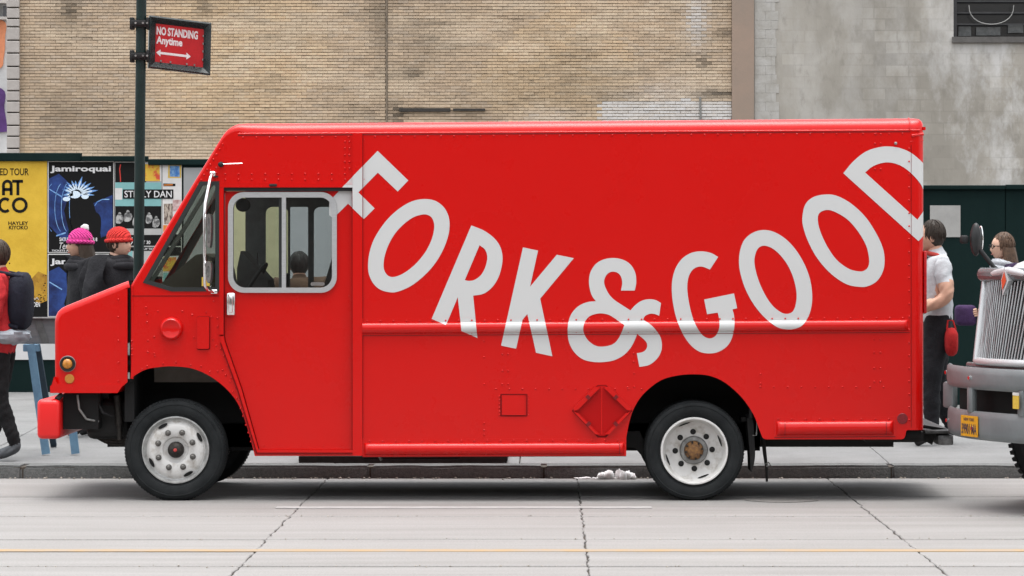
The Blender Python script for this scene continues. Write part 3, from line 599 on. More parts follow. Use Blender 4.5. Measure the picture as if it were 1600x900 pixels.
# sign plate in its own tilted frame
TL, TR, BR, BL = at(233, 24, PYY), at(330, 36, PYY + .10), at(328, 116, PYY + .10), at(231, 106, PYY)
ux, uz = (TR - TL).normalized(), None
W_, H_ = (TR - TL).length, (TL - BL).length
uz = (TL - BL).normalized(); uy = uz.cross(ux).normalized(); uy = -uy if uy.y < 0 else uy
def sg(a, b, d): return BL + ux * a + uz * b + uy * d
fw = .058
m = MB()
def ringquad(a, da, b, db):
    A = [sg(a, a, da), sg(W_ - a, a, da), sg(W_ - a, H_ - a, da), sg(a, H_ - a, da)]; Bq = [sg(b, b, db), sg(W_ - b, b, db), sg(W_ - b, H_ - b, db), sg(b, H_ - b, db)]
    m.add(A + Bq, [(i, (i + 1) % 4, (i + 1) % 4 + 4, i + 4) for i in range(4)])
ringquad(0, .05, 0, -.03); ringquad(0, -.03, .012, -.036); ringquad(.012, -.036, fw, .012); ringquad(fw, .012, fw, .02); ringquad(0, .05, fw, .05)
m.build('frame', mat('black_green_frame', (.012, .022, .023), .22, spec=.6, var=.2, vscale=20), sign)
MB().add([sg(fw - .004, fw - .004, .014), sg(W_ - fw + .004, fw - .004, .014), sg(W_ - fw + .004, H_ - fw + .004, .014), sg(fw - .004, H_ - fw + .004, .014)], [(0, 1, 2, 3)]).build('face', mat('sign_red', (.42, .012, .016), .45, var=.15, vscale=6), sign)
iw, ih = W_ - 2 * fw, H_ - 2 * fw
m = MB()
f2 = lambda u, v: tuple(sg(fw + u * iw, fw + v * ih, .0125))
add_text(m, 'NO STANDING', .02, .88, .71, .93, 0, .04, mp=f2); add_text(m, 'Anytime', .02, .56, .42, .68, 0, .035, mp=f2)
ar = [(.02, .245), (.11, .335), (.11, .275), (.65, .275), (.65, .335), (.74, .245), (.65, .155), (.65, .215), (.11, .215), (.11, .155)]
tri = tessellate_polygon([[Vector((a, b, 0)) for a, b in ar]]); m.add([f2(*p) for p in ar], [tuple(t) for t in tri])
m.build('lettering', INKW, sign)
m = MB()
for u in (.12, .32, .66, .82): m.obox(sg(fw + u * iw, fw + .012, .004), ux * .006, uz * .007, uy * .006)
for v in (.2, .42, .62, .82): m.obox(sg(W_ - fw - .004, fw + v * ih, .004), ux * .004, uz * .008, uy * .006)
m.build('rivets', GREYST, sign)['kind'] = 'stuff'

# ------------------------------------------------------------------ police-style sawhorse barrier
BLUE = mat('blue_leg_paint', (.13, .25, .36), .6, col2=(.09, .17, .26), vscale=9, ramp=(.3, .6))
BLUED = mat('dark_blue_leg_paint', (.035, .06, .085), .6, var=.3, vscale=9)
PLK = mat('grey_plank_paint', (.085, .10, .112), .6, col2=(.15, .16, .165), vscale=7, stretch=(.25, 1, 3), ramp=(.4, .75), bump=.2, bscale=40)
BY = 3.62
bar = thing('sawhorse_barrier', 'grey plank barrier on blue metal legs behind the front of the red van', 'barrier', (ax(60, BY), BY, sz(BY)))
MB().rbox(ax(-190, BY), ax(150, BY), BY - .03, BY + .02, az_(537, BY), az_(498, BY), .006, 2).build('plank', PLK, bar)
MB().rbox(ax(-190, BY), ax(150, BY), BY - .05, BY + .03, az_(498.5, BY), az_(495.5, BY), .004, 1).build('top_strip', mat('worn_grey', (.22, .22, .22), .7, var=.4, vscale=12), bar)
MB().plate([[(ax(53, BY), az_(499, BY)), (ax(66, BY), az_(499, BY)), (ax(78, BY), az_(536, BY)), (ax(67, BY), az_(536, BY))]], BY - .036, BY - .031).build('cleat', mat('cleat_grey', (.12, .13, .13), .6, var=.4, vscale=20), bar)
def leg(p0, p1, y0, y1, m, w=.065):
    a = Vector((ax(p0[0], y0), y0, az_(p0[1], y0))); b = Vector((ax(p1[0], y1), y1, sz(y1) + .012)); MB().bar(a, b, w, .035, (0, 1, 0)).build('leg', m, bar)
leg((48, 538), (72, 690), BY - .06, BY - .10, BLUE); leg((58, 540), (84, 668), BY + .05, BY + .75, BLUED, .05)
leg((98, 538), (118, 690), BY - .06, BY - .06, BLUE); leg((-140, 538), (-165, 690), BY - .06, BY - .1, BLUE); leg((-140, 540), (-160, 668), BY + .05, BY + .75, BLUED)
MB().rbox(ax(38, BY), ax(62, BY), BY - .075, BY + .045, az_(549, BY), az_(537.5, BY), .005, 1).build('leg_bracket', BLUE, bar)

# ------------------------------------------------------------------ sidewalk grating, snow, manhole
gz = sz(3.4) + .006
gr = thing('sidewalk_grating', 'dark steel ventilation grating in the sidewalk seen under the red van', 'grating', ((GX0 + GX1) / 2, GY0 + .5, gz))
GRM = mat('grating_steel', (.028, .027, .026), .7, .3, var=.4, vscale=20)
MB().box(GX0, GX1, GY0 + .02, GY0 + .06, sz(3) - .02, gz + .035).build('frame_bar', GRM, gr)
MB().box(GX0, GX1, GY1 - .04, GY1, sz(3), gz + .035).build('frame_bar', GRM, gr)
n = 26
for k in range(n + 1):
    x = GX0 + (GX1 - GX0) * k / n; MB().box(x - .006, x + .006, GY0 + .06, GY1 - .04, gz - .01, gz + .03).build('bar', GRM, gr)
MB().box(GX0, GX1, GY0 + .06, GY1 - .04, sz(3) + .003, gz - .01).build('pit', LINER, gr)
def lump(name, label, cat, c, rx, ry, rz, m, seed, n=9):
    rnd = random.Random(seed); b = MB()
    for k in range(n):
        u = rnd.uniform(-1, 1); r = rnd.uniform(.35, .8)
        b.ell((c[0] + u * rx, c[1] + rnd.uniform(-.5, .5) * ry, c[2] + rz * .25 * r), rx * .32 * r, ry * .6 * r, rz * r * (1 - .5 * abs(u)), 12, 8, lambda d: 1 + .45 * noise.noise((d.x * 2.3 + seed, d.y * 2.3 + k, d.z * 2.3)))
    return tag(b.build(name, m, smooth=50), label, cat)
SNOW = mat('old_snow', (.90, .91, .92), .7, col2=(.8, .8, .8), vscale=20, bump=.4, bscale=50)
lump('snow_heap', 'small heap of white old snow against the kerb behind the rear wheel', 'snow', (ax(968, 2.4), 2.37, .01), .15, .09, .075, SNOW, 3, 14)
lump('snow_crumbs', 'thin flat scatter of old snow in the gutter left of the snow heap', 'snow', (ax(930, 2.4), 2.39, .0), .16, .05, .022, SNOW, 5, 12)
mc = Vector((ax(1222, .05), .12, .0))
mh = MB().lathe([(.27, .0012), (.27, .0045), (.262, .0045), (.255, .003), (.0, .003)], mc, 40, 'z', cap=False).build('manhole_cover', mat('cast_iron', (.21, .20, .19), .75, 0, var=.3, vscale=30, bump=.5, bscale=60))
tag(mh, 'round iron manhole cover in the shade behind the rear wheel', 'manhole cover')

# ------------------------------------------------------------------ red step van
VW = 2.10                                   # body width; near side at Y=0
van = thing('step_van', 'bright red step van with large white lettering on its side, parked at the kerb', 'van', (q(760, 783)[0], VW / 2, 0))
roofpath = [(204, 592), (204, 520), (204, 447)] + [(204 + (345.5 - 204) * t / 12, 446 + (215 - 446) * t / 12) for t in range(0, 13)] + [(350, 208.5), (356, 202), (363, 197), (371, 193.5), (385, 192.6)]
roofpath += [(385 + (1428 - 385) * t / 20, 192.6 + (184.3 - 192.6) * t / 20) for t in range(1, 21)] + [(1436, 185.3), (1441, 188.6), (1443.5, 194), (1444, 205), (1444, 300), (1444, 420), (1444, 540), (1444, 672)]
RP = qs(roofpath); NP = len(RP)
def prad(px, py):
    if px < 345: return .020
    if px < 400: return .020 + (px - 345) / 55 * .070
    if px > 1435 or py > 215: return .06
    return .09
RAD = [prad(*p) for p in roofpath]
def inward(path):
    out = []
    for i, p in enumerate(path):
        a = Vector(path[max(i - 1, 0)]); b = Vector(path[min(i + 1, len(path) - 1)]); d = (b - a).normalized(); out.append(Vector((d.y, -d.x)))
    return out
NRM = inward(RP)
INS = [(RP[i][0] + NRM[i].x * RAD[i], RP[i][1] + NRM[i].y * RAD[i]) for i in range(NP)]
for i in range(NP):                          # keep the inset outline tidy at the rear top corner
    if roofpath[i][0] > 1430 and roofpath[i][1] < 200: INS[i] = q(1430.5, 204)
INS = [Vector(p) for p in INS]
def loft(path, ins, rad, w, skip=None, frame=.13, mid=3, arc=7, y0=0.0):
    cols_n = None; v = []; f = []
    for i, p in enumerate(path):
        r = rad[i]; col = []
        for k in range(arc + 1):
            a = math.pi / 2 * k / arc; col.append((r * (1 - math.sin(a)), r * (1 - math.cos(a))))
        ys = [max(frame, r + .001)] + [w * t / mid for t in range(1, mid)] + [w - max(frame, r + .001)]
        col += [(0, y) for y in ys]; col += [(d, w - y) for d, y in reversed(col[:arc + 1])]
        v += [(p[0] + (ins[i][0] - p[0]) * d / r, y0 + y, p[1] + (ins[i][1] - p[1]) * d / r) for d, y in col]; cols_n = len(col)
    for i in range(len(path) - 1):
        for k in range(cols_n - 1):
            if skip and skip(i) and arc + 1 <= k < cols_n - arc - 2: continue
            a = i * cols_n + k; b = a + cols_n; f.append((a, b, b + 1, a + 1))
    return MB().add(v, f)
slope = lambda i: 262 < roofpath[i][1] < 446.5 and roofpath[i][0] < 330
loft(RP, INS, RAD, VW, slope).build('roof_and_front_shell', RED, van, smooth=50, fix=False)
# windscreen
ws = [i for i in range(NP) if slope(i)] ; a_, b_ = RP[ws[0]], RP[ws[-1] + 1]
nn = NRM[ws[2]] * .012
MB().add([(a_[0] + nn.x, .12, a_[1] + nn.y), (a_[0] + nn.x, VW - .12, a_[1] + nn.y), (b_[0] + nn.x, VW - .12, b_[1] + nn.y), (b_[0] + nn.x, .12, b_[1] + nn.y)], [(0, 1, 2, 3)]).build('windscreen', GLASSW, van)
mid = MB()
mid.bar((a_[0] + nn.x, VW / 2, a_[1] + nn.y), (b_[0] + nn.x, VW / 2, b_[1] + nn.y), .04, .03); mid.build('windscreen_divider', INTD, van)
# side outline
archF = [(204, 592), (213, 585), (229, 577), (250, 573.5), (271, 572.5), (301, 576), (330, 589), (357, 611), (375, 637), (389, 677), (398, 712.5)]
archR = [(978, 712), (978.5, 684), (983, 661), (990, 639), (1005, 616), (1031, 595), (1057, 587), (1082, 584.8), (1108, 587), (1133, 598), (1159, 621), (1177, 647), (1185, 667), (1191, 683)]
aF = crom(archF, 4, closed=False); aR = [archR[0]] + crom(archR[1:], 4, closed=False)
bottom = aF + [(404, 712.5)] + aR + [(1193.5, 685.5), (1197, 686.5), (1408, 686.5), (1412.5, 685), (1414.5, 681), (1416, 673.5), (1418, 672)]
outline = INS[1:] + [q(1431, 672)] + qs(bottom)[::-1]
# remove near-duplicates
ol = []
for p in outline:
    if not ol or (Vector(p) - Vector(ol[-1])).length > .004: ol.append((p[0], p[1]))
door = qs([(350, 293), (551, 293), (551, 704.5), (404.5, 704.5), (377, 607), (351, 533), (349.5, 522)])
qwin = qs([(312.5, 284), (342.5, 283.5), (342.5, 455), (268, 455), (224, 441.5)])
MB().plate([ol, door, qwin], 0, .03).build('near_side_panel', RED, van)
farq = [(p[0], p[1]) for p in qwin]
def far_hole(a, b, c, d, r=10): 
    k = (D + VW) / D
    l = rrect(a, b, c, d, r); return [((px - X0) * k / S, CH + (YH - py) * k / S) for px, py in l]
MB().plate([ol, farq, far_hole(415, 452, 322, 470), far_hole(453, 483, 322, 470, 3), far_hole(490, 532, 322, 470)], VW - .03, VW).build('far_side_panel', RED, van)
# dark trim lining the inside of the far wall
MB().plate([qs([(301, 268), (556, 268), (556, 705), (404.5, 705), (377, 607), (347, 533), (216, 533), (216, 441)]), farq] + [far_hole(a + 1, b - 1, 323.5, 469) for a, b in ((415, 452), (490, 532))] + [far_hole(454, 482, 323.5, 469, 2)], VW - .042, VW - .033).build('far_door_lining', INTD, van)
MB().add([(q(345, 0)[0], VW - .015, q(0, 480)[1]), (q(545, 0)[0], VW - .015, q(0, 480)[1]), (q(545, 0)[0], VW - .015, q(0, 300)[1]), (q(345, 0)[0], VW - .015, q(0, 300)[1])], [(0, 1, 2, 3)]).build('far_door_glass', GLASS, van)
# inside: floor, bulkhead, headliner, dash, seat, wheel
X = lambda p: q(p, 0)[0]; Z = lambda p: q(0, p)[1]
MB().box(X(404), X(971), .035, VW - .035, Z(704), Z(698)).box(X(206), X(404), .645, VW - .645, Z(704), Z(698)).build('cab_floor', INTD, van)
MB().box(X(570), X(574), .035, VW - .035, Z(697), Z(200)).build('bulkhead', INTD, van)
MB().box(X(360), X(560), .05, VW - .05, Z(222), Z(216)).build('headliner', mat('grey_headliner', (.35, .35, .34), .8), van)
MB().plate([qs([(232, 452), (262, 428), (298, 398), (312, 396), (322, 402), (330, 440), (338, 470), (345, 600), (232, 600)])], .35, VW - .15).build('dashboard', DASH, van)
MB().plate([qs([(360, 420), (366, 392), (408, 438), (412, 470), (360, 470)])], .5, 1.1).build('instrument_pod', INTD, van)
sw = MB(); cc = at(392, 446, .5); tl = R(32)
sw.tube([(cc.x + .21 * math.cos(a) * math.sin(tl), .52 + .21 * math.sin(a), cc.z - .21 * math.cos(a) * math.cos(tl) * -1 - .02) for a in [2 * math.pi * k / 28 for k in range(28)]], .014, 8, closed=True)
swo = sw.build('steering_wheel', BLACK, van, smooth=60)
MB().tube([(X(384), .52, Z(446)), (X(360), .52, Z(560))], .03, 8).build('steering_column', INTD, van)
MB().plate([crom(qs([(497, 470), (503, 440), (516, 395), (524, 362), (534, 352), (545, 356), (546, 400), (540, 440), (536, 470)]))], .35, .85).build('seat_back', INTD, van, smooth=40)
MB().rbox(X(470), X(540), .33, .87, Z(500), Z(474), .03, 3).build('seat', INTD, van, smooth=50)
MB().rbox(X(470), X(532), .45, .75, Z(700), Z(500), .02, 2).build('seat_base', BLACKM, van)
MB().tube([at(403, 395, .9), at(402, 440, .9)], .008, 6).build('grab_rod', CHROME, van)
MB().rbox(X(420), X(432), 1.0, 1.15, Z(450), Z(428), .01, 2).build('switch_box', BLACKM, van)
# quarter window: rubber frame and glass
def inset_poly(l, d):
    n = len(l); out = []
    A = sum(l[i][0] * l[(i + 1) % n][1] - l[(i + 1) % n][0] * l[i][1] for i in range(n)); sg_ = 1 if A > 0 else -1
    for i in range(n):
        p0, p1, p2 = Vector(l[i - 1]), Vector(l[i]), Vector(l[(i + 1) % n]); d1 = (p1 - p0).normalized(); d2 = (p2 - p1).normalized()
        n1 = Vector((-d1.y, d1.x)) * sg_; n2 = Vector((-d2.y, d2.x)) * sg_; b = n1 + n2; b = b / max(b.length_squared, 1e-6) * 2
        out.append(tuple(p1 + b * d))
    return out
GASK = mat('window_gasket', (.02, .022, .022), .6)
MB().plate([inset_poly(qwin, -.002), inset_poly(qwin, .028)], -.008, .034).build('quarter_window_gasket', GASK, van)
gq = MB().plate([inset_poly(qwin, .026)], .012, .016).build('quarter_window_glass', GLASSD, van)
MB().plate([qs([(315, 433), (327.5, 433), (327.5, 447), (315, 447)])], .009, .0115).build('sticker', YEL, van)
# header above the door, black track, corner post
MB().plate([qs([(343.5, 285), (556, 288), (556, 292.8), (343.5, 292.8)])], -.014, -.0005).build('door_header', RED, van)
MB().box(X(350), X(551), .001, .033, Z(298.3), Z(292.2)).build('door_track', BLACK, van)
MB().plate([rrect(X(551), X(566.5), Z(712), Z(208.5), .012)], -.016, -.0005).build('door_post', RED, van, smooth=40)
MB().plate([rrect(X(343), X(349.5), Z(525), Z(284), .006)], -.012, -.0005).build('door_front_jamb', RED, van, smooth=40)
MB().plate([qs([(343, 523), (349.5, 523), (351, 533), (377, 607), (404, 703), (551, 703), (551, 707), (402, 707), (372.5, 609), (345.5, 535)])], -.012, -.0005).build('door_lower_jamb', RED, van)
# sliding door, a little behind the skin
wloop_o = rrect(X(356), X(526), Z(457.5), Z(300), .115, 8); wloop_i = rrect(X(364), X(518.5), Z(449.5), Z(308.5), .085, 8)
dl = inset_poly(door, .004); dl = [(p[0], min(p[1], Z(298.5))) for p in dl]
dr = MB().plate([dl, rrect(X(358), X(524), Z(455.5), Z(302), .105, 8)], .034, .060).build('sliding_door', RED, van)
MB().plate([wloop_o, wloop_i], .012, .062).build('window_frame', ALU, dr, smooth=30)
MB().plate([rrect(X(440), X(446.5), Z(450), Z(308), .003)], .014, .055).build('window_divider', ALU, dr)
MB().plate([rrect(X(435), X(439.8), Z(449.6), Z(308.4), .003)], .03, .05).build('window_divider', GASK, dr)
MB().plate([rrect(X(364), X(518.5), Z(449.5), Z(308.5), .085, 8)], .038, .042).build('window_glass', GLASS, dr)
MB().plate([rrect(X(485), X(507), Z(446.5), Z(441), .011)], .024, .037).build('window_latch', CHROME, dr, smooth=40)
MB().rbox(X(354), X(367.5), -.012, .033, Z(493), Z(457.5), .012, 3).build('handle_plate', CHROME, dr, smooth=50)
MB().rbox(X(357.5), X(364), -.035, -.011, Z(489), Z(461), .008, 3).build('handle', CHROME, dr, smooth=50)
MB().ell((X(378), .09, Z(320)), .055, .02, .05, 16, 10).build('fan_mirror', BLACK, dr, smooth=60)
# half-round rub rails
RAILS = [(566.5, 1421.5, 497.5, 492.5, 17.0, .030, 3.2, 7.0), (566.5, 978.5, 686.0, 684.5, 18.5, .036, 2.5, 6.5), (1210, 1399, 652, 651, 22, .038, 2.0, 6.2)]
# each: x0, x1, top y at x0, top y at x1, bulge height, depth, flange above bulge start
def rail_geo(r, px):
    x0, x1, ya, yb, h, dep, fl, off = r; t = (px - x0) / (x1 - x0); top = ya + (yb - ya) * t; return top, top + off, top + off + h
def rail_depth(r, px, py):
    """how far the rail stands proud of the side at a photo pixel, or None"""
    x0, x1, ya, yb, h, dep, fl, off = r
    if not (x0 <= px <= x1): return None
    top, b0, b1 = rail_geo(r, px)
    if py < top - .01 or py > b1 + 2.5: return None
    k = .004
    if b0 <= py <= b1:
        t = (py - b0) / h * 2 - 1; e = min(1.0, (px - x0 - 3) / 8, (x1 - 3 - px) / 8) if r is not RAILS[0] or px > 1400 else 1.0
        e = max(0, e); k += dep * math.sqrt(max(0, 1 - t * t)) * math.sqrt(max(0, 1 - (1 - e) ** 2))
    return k
for r in RAILS:
    x0, x1, ya, yb, h, dep, fl, off = r
    ss = [i / 20 for i in range(21)]
    prof = [-.0001] + [off * .999] + [off + h * (1 - math.cos(math.pi * s_)) / 2 for s_ in ss] + [off + h + .01, off + h + 2.5]
    xs_ = [x0] + [x0 + 3 + 8 * k / 6 for k in range(7)] + [x0 + (x1 - x0) * k / 24 for k in range(1, 24)] + [x1 - 3 - 8 * k / 6 for k in range(7)][::-1] + [x1]
    xs_ = sorted(set(xs_)); v = []; f = []; n = len(prof) + 2
    for px in xs_:
        top = rail_geo(r, px)[0]
        col = [(px, top - .0001, 0)] + [(px, top + p, rail_depth(r, min(max(px, x0), x1), top + max(0, p))) for p in prof] + [(px, top + prof[-1], 0)]
        v += [(X(a), -(d or 0) - .0002, Z(b)) for a, b, d in col]
    for i in range(len(xs_) - 1):
        for k in range(n - 1): a = i * n + k; f.append((a, a + n, a + n + 1, a + 1))
    f.append(tuple(range(n))); f.append(tuple(reversed(range((len(xs_) - 1) * n, len(xs_) * n))))
    MB().add(v, f).build('rub_rail', RED, van, smooth=35)
    MB().plate([qs([(x0, rail_geo(r, x0)[2] + 2.4), (x1, rail_geo(r, x1)[2] + 2.4), (x1, rail_geo(r, x1)[2] + 3.5), (x0, rail_geo(r, x0)[2] + 3.5)])], -.0024, -.0003).build('rail_shade_line', mat('rail_seam_shade', (.16, .004, .005), .5), van)  # dark red line painted in as the shade below the rail
for px, top in ((968, 685.5), (1226, 652), (1384, 651)):
    r = RAILS[1] if px < 1000 else RAILS[2]; t_, b0, b1 = rail_geo(r, px); m = MB()
    m.tube([(X(px), -.004 - r[5] * math.sin(math.pi * k / 12) - .001, Z(b0 + (b1 - b0) * (1 - math.cos(math.pi * k / 12)) / 2)) for k in range(13)], .0022, 5); m.build('rail_joint', mat('rail_seam_shade', (.16, .004, .005), .5), van)
# roof gutter and corner cap
MB().tube([(X(372), .004, Z(209.3)), (X(1437), .004, Z(203.5))], .008, 8).build('roof_gutter', RED, van, smooth=60)
MB().plate([qs([(372, 211), (1422, 205.3), (1422, 206.4), (372, 212.1)])], -.002, -.0003).build('gutter_shade_line', mat('rail_seam_shade', (.16, .004, .005), .5), van)  # shade under the gutter seam, drawn as a dark red line
capp = [i for i in range(NP) if roofpath[i][0] > 1420 and roofpath[i][1] < 190]
MB().tube([(X(1421.5), .09 * (1 - math.cos(a)) - .003, Z(184.5) - .09 * (1 - math.sin(a)) + .003) for a in [math.pi / 2 * k / 8 for k in range(9)]], .006, 6).build('corner_cap_seam', RED, van, smooth=60)
MB().tube([(X(1424), -.004, Z(212)), (X(1443), .02, Z(209.5))], .012, 8).tube([(X(1422), -.002, Z(221)), (X(1443), .02, Z(219.5))], .004, 6).build('corner_bracket', RED, van, smooth=60)
MB().box(X(1443), X(1447), .03, .09, Z(203), Z(198)).build('roof_hook', RED, van)
MB().lathe([(.011, 0), (.011, -.008), (.006, -.012)], (X(1399.5), 0, Z(224)), 12).build('bolt', GREYST, van)
MB().rbox(X(1444) + .001, X(1449), .03, .16, Z(490), Z(392), .008, 2).build('tail_lamp', mat('tail_lamp_red', (.45, .01, .012), .25, var=.3, vscale=30), van, smooth=50)
# hatches, plates and small fittings on the flank
SEAM_SHADE = mat('dark_red_seam_shade', (.16, .004, .005), .6, spec=.1)  # dark red strips that put shade into panel gaps and round plate edges
MB().plate([rrect(X(307.4), X(328.4), Z(546.6), Z(494.3), .014)], -.003, -.0005).build('plate_shade_edge', SEAM_SHADE, van)  # painted shadow edge round the access plate, wider below and right
MB().plate([rrect(X(308), X(327.2), Z(545), Z(494.8), .012)], -.022, -.003).build('access_plate', RED, van, smooth=40)
MB().box(X(206), X(342), -.0025, -.0004, Z(463), Z(461.8)).build('panel_seam_shade', SEAM_SHADE, van)
MB().plate([qs([(345.2, 535.5), (372, 609.5), (401.5, 707.5), (551, 707.5), (551, 708.7), (400.2, 708.7), (370.8, 610), (344, 536)])], -.0135, -.0005).build('panel_seam_shade', SEAM_SHADE, van)
MB().box(X(349.6), X(350.6), -.004, .034, Z(523), Z(298)).build('panel_seam_shade', SEAM_SHADE, van)
MB().box(X(549.8), X(551), -.004, .034, Z(705), Z(298)).build('panel_seam_shade', SEAM_SHADE, van)
MB().box(X(566.5), X(567.3), -.004, -.0004, Z(712), Z(209)).build('panel_seam_shade', SEAM_SHADE, van)
MB().box(X(1423.4), X(1424.1), -.003, -.0004, Z(668), Z(226)).build('panel_seam_shade', SEAM_SHADE, van)
MB().lathe([(.085, -.0005), (.084, -.022), (.074, -.040), (.066, -.046), (.058, -.044), (.052, -.040), (.0, -.038)], (X(268), 0, Z(513.5)), 36, cap=False).build('round_vent_cap', RED, van, smooth=35)
MB().plate([rrect(X(782), X(824), Z(650.5), Z(615.5), .004), rrect(X(783.6), X(822.4), Z(649), Z(617), .003)], -.0035, -.0005).build('hatch_shade_frame', SEAM_SHADE, van)  # dark outline painted as shade in the hatch gap
MB().plate([rrect(X(784.4), X(819.5), Z(648.4), Z(617.6), .003)], -.009, -.0005).build('hatch_door', RED, van)
# diamond placard holder
MB().plate([qs([(893.5, 642), (934, 601.5), (947, 601.5), (988, 642), (947, 683.5), (934, 683.5)])], -.002, -.0004).build('placard_shade_edge', SEAM_SHADE, van)  # dark rim painted as shade round the placard holder
dm = MB().plate([qs([(895.5, 641), (935, 602.5), (946, 602.5), (986, 641), (946, 681), (935, 681)])], -.006, -.002).build('placard_holder', mat('deep_red_paint', (.38, .0016, .002), .35, spec=.2), van)
MB().plate([qs([(905, 641.5), (936, 610), (939, 610), (939, 674), (936, 674)]), ], -.0075, -.006).plate([qs([(976, 641.5), (945, 610), (942, 610), (942, 674), (945, 674)])], -.0075, -.006).build('placard_leaf', mat('deep_red_paint', (.38, .0016, .002)), dm)
for l in ([(929, 603.5), (895.5, 637), (897, 641.5), (903, 640), (937, 606)], [(952, 603.5), (986, 637), (985, 641.5), (979, 640), (944, 606)], [(896, 642), (898.5, 645.5), (930, 678.5), (936.5, 678.5), (903.5, 645), (901, 645)], [(985.5, 642), (983, 645.5), (952, 678.5), (945.5, 678.5), (978, 645), (980.5, 645)]):
    MB().plate([qs(l)], -.032, -.004).build('channel', RED, dm)
MB().box(X(939.2), X(941.2), -.010, -.004, Z(679), Z(604)).build('centre_rib', RED, dm)
DKR = mat('dark_red_clip', (.16, .006, .008), .5)
for cx_, cy_, s_ in ((919, 620.5, 1), (962, 620.5, -1), (919.5, 662, -1), (962, 662, 1)):
    c = Vector((X(cx_), -.030, Z(cy_))); MB().obox(c, Vector((.012, 0, -.012 * s_)), Vector((0, .006, 0)), Vector((.009 * s_, 0, .009))).build('clip', DKR, dm)
# rivets
m = MB()
def riv(px, py, y=0.0, r=.0076):
    for rl in RAILS:
        d = rail_depth(rl, px, py)
        if d: y = -d
    c = (X(px), y, Z(py)); n = 6; v = []; f = []
    for k, (rr_, o) in enumerate(((r, 0), (r * .8, -r * .8))):
        for j in range(n): a = 2 * math.pi * j / n; v.append((c[0] + rr_ * math.cos(a), c[1] + o, c[2] + rr_ * math.sin(a)))
    v.append((c[0], c[1] - r * 1.05, c[2]))
    for j in range(n): f += [(j, (j + 1) % n, n + (j + 1) % n, n + j), (n + j, n + (j + 1) % n, 2 * n)]
    m.add(v, f)
for k in range(51): px = 380 + 20.6 * k; riv(px, 214.5 - (px - 380) / 1050 * 6)
for k in range(10): riv(352 + 20.8 * k, 271.5); riv(352 + 20.8 * k, 280.5)
for k in range(5): riv(539, 221 + 10.5 * k); riv(546, 221 + 10.5 * k)
for t in range(9): riv(348 - 4.8 * t, 225 + 8 * t)
for k in range(5): riv(338 - 9 * (k % 2), 262 + 4 * k)
for k in range(42): px = 574 + 20.4 * k; riv(px, rail_geo(RAILS[0], px)[0] + 4)
for k in range(21): px = 574 + 40.8 * k; riv(px, rail_geo(RAILS[0], px)[2] - .2, r=.004)
for k in range(20): px = 578 + 20.4 * k; riv(px, rail_geo(RAILS[1], px)[0] + 3)
for k in range(9): riv(1216 + 21.6 * k, 654.5)
for k in range(22): riv(1420.5, 232 + 20.2 * k)
for k in range(12): riv(775 + 20.7 * k, 607.5)
for py in (533, 558, 600, 661, 672, 679): riv(756.5, py)
for py in (553, 579, 600): riv(785, py); riv(794, py)
for k in range(10): riv(1188 + 21.4 * k, 604.5)
for py in (530, 550.5, 575, 596): riv(1366, py); riv(1375.5, py)
for py in (584, 604, 599): riv(1188.5, py)
for px, py in ((980, 552), (990, 552), (990, 565), (991, 583), (981, 605), (991, 604)): riv(px, py)
for py in (619, 625, 631, 637, 643, 648): riv(780.5, py); riv(826, py, r=.004)
for px, py in ((1367, 209.5), (1376, 209.5), (1367, 224), (1376, 224), (1367, 264), (1376, 264)): riv(px, py)
for py in (468, 495, 532, 566, 595): riv(185, py, -.0)
for k in range(8): riv(569, 218 + 62 * k, r=.004)
for px, py in ((206, 533), (206, 541), (206, 546), (206, 555), (228, 480), (230, 490), (230, 503), (231, 532), (231, 550), (241, 526), (241, 552), (242, 556), (222, 577), (230, 572), (255, 568), (275, 566), (298, 570), (314, 572), (328, 581), (340, 580), (348, 578), (353, 586), (360, 596), (364, 612), (370, 622), (376, 638), (380, 650), (384, 664), (388, 676), (392, 690), (397, 702), (300, 492), (303, 527), (322, 488), (331, 495), (333, 530), (338, 540), (340, 510), (340, 497), (334, 470), (345, 545), (350, 556), (356, 572), (362, 590), (368, 606), (374, 624), (380, 644), (386, 664), (391, 682), (247, 486), (285, 486)): riv(px, py)
for px in (412, 436, 470, 505, 532): riv(px, 697, .034, .004)
for py in (462, 560, 640): riv(545, py, .034, .004)
rv = m.build('rivets', RED, van, smooth=60); rv['kind'] = 'stuff'

# hood
hp = [(84.5, 602), (84.2, 560), (84, 520), (84, 502), (85.5, 494), (89, 487), (95, 481.5), (103, 477.5), (130, 466.5), (160, 454.3), (190, 442.3), (199.5, 438.8)]
HP = qs(hp); HN = inward(HP); HR = [.05] * len(HP)
HI = [(HP[i][0] + HN[i].x * HR[i], HP[i][1] + HN[i].y * HR[i]) for i in range(len(HP))]
hm = loft(HP, HI, HR, VW - .02, frame=.06, y0=.01)
hside = HI + qs([(198.8, 449), (198.8, 597), (191, 604), (100, 604)])
hood = hm.build('hood', RED, van, smooth=50, fix=False)
for y in (.01, VW - .012 - .01): MB().plate([hside], y, y + .012).build('hood_side', RED, hood)
MB().plate([qs([(78.5, 614), (78.5, 603.5), (81, 601), (84.5, 589), (90, 600), (193, 601.5), (189, 606), (183.5, 614)])], -.004, VW - .004).build('hood_bottom_trim', RED, hood)
MB().box(X(199), X(203.8), .06, .10, Z(597), Z(440)).build('hood_seal', LINER, van)
MB().box(X(199.5), X(202.5), .008, .02, Z(555), Z(536)).box(X(199.5), X(202.5), .008, .02, Z(592), Z(582)).build('hood_hinge', GREYST, van)
MB().box(X(86), X(200), .07, VW - .07, Z(600), Z(596)).build('engine_tray', LINER, van)
MB().box(X(206), X(210), .05, VW - .05, Z(590), Z(450)).build('firewall', LINER, van)
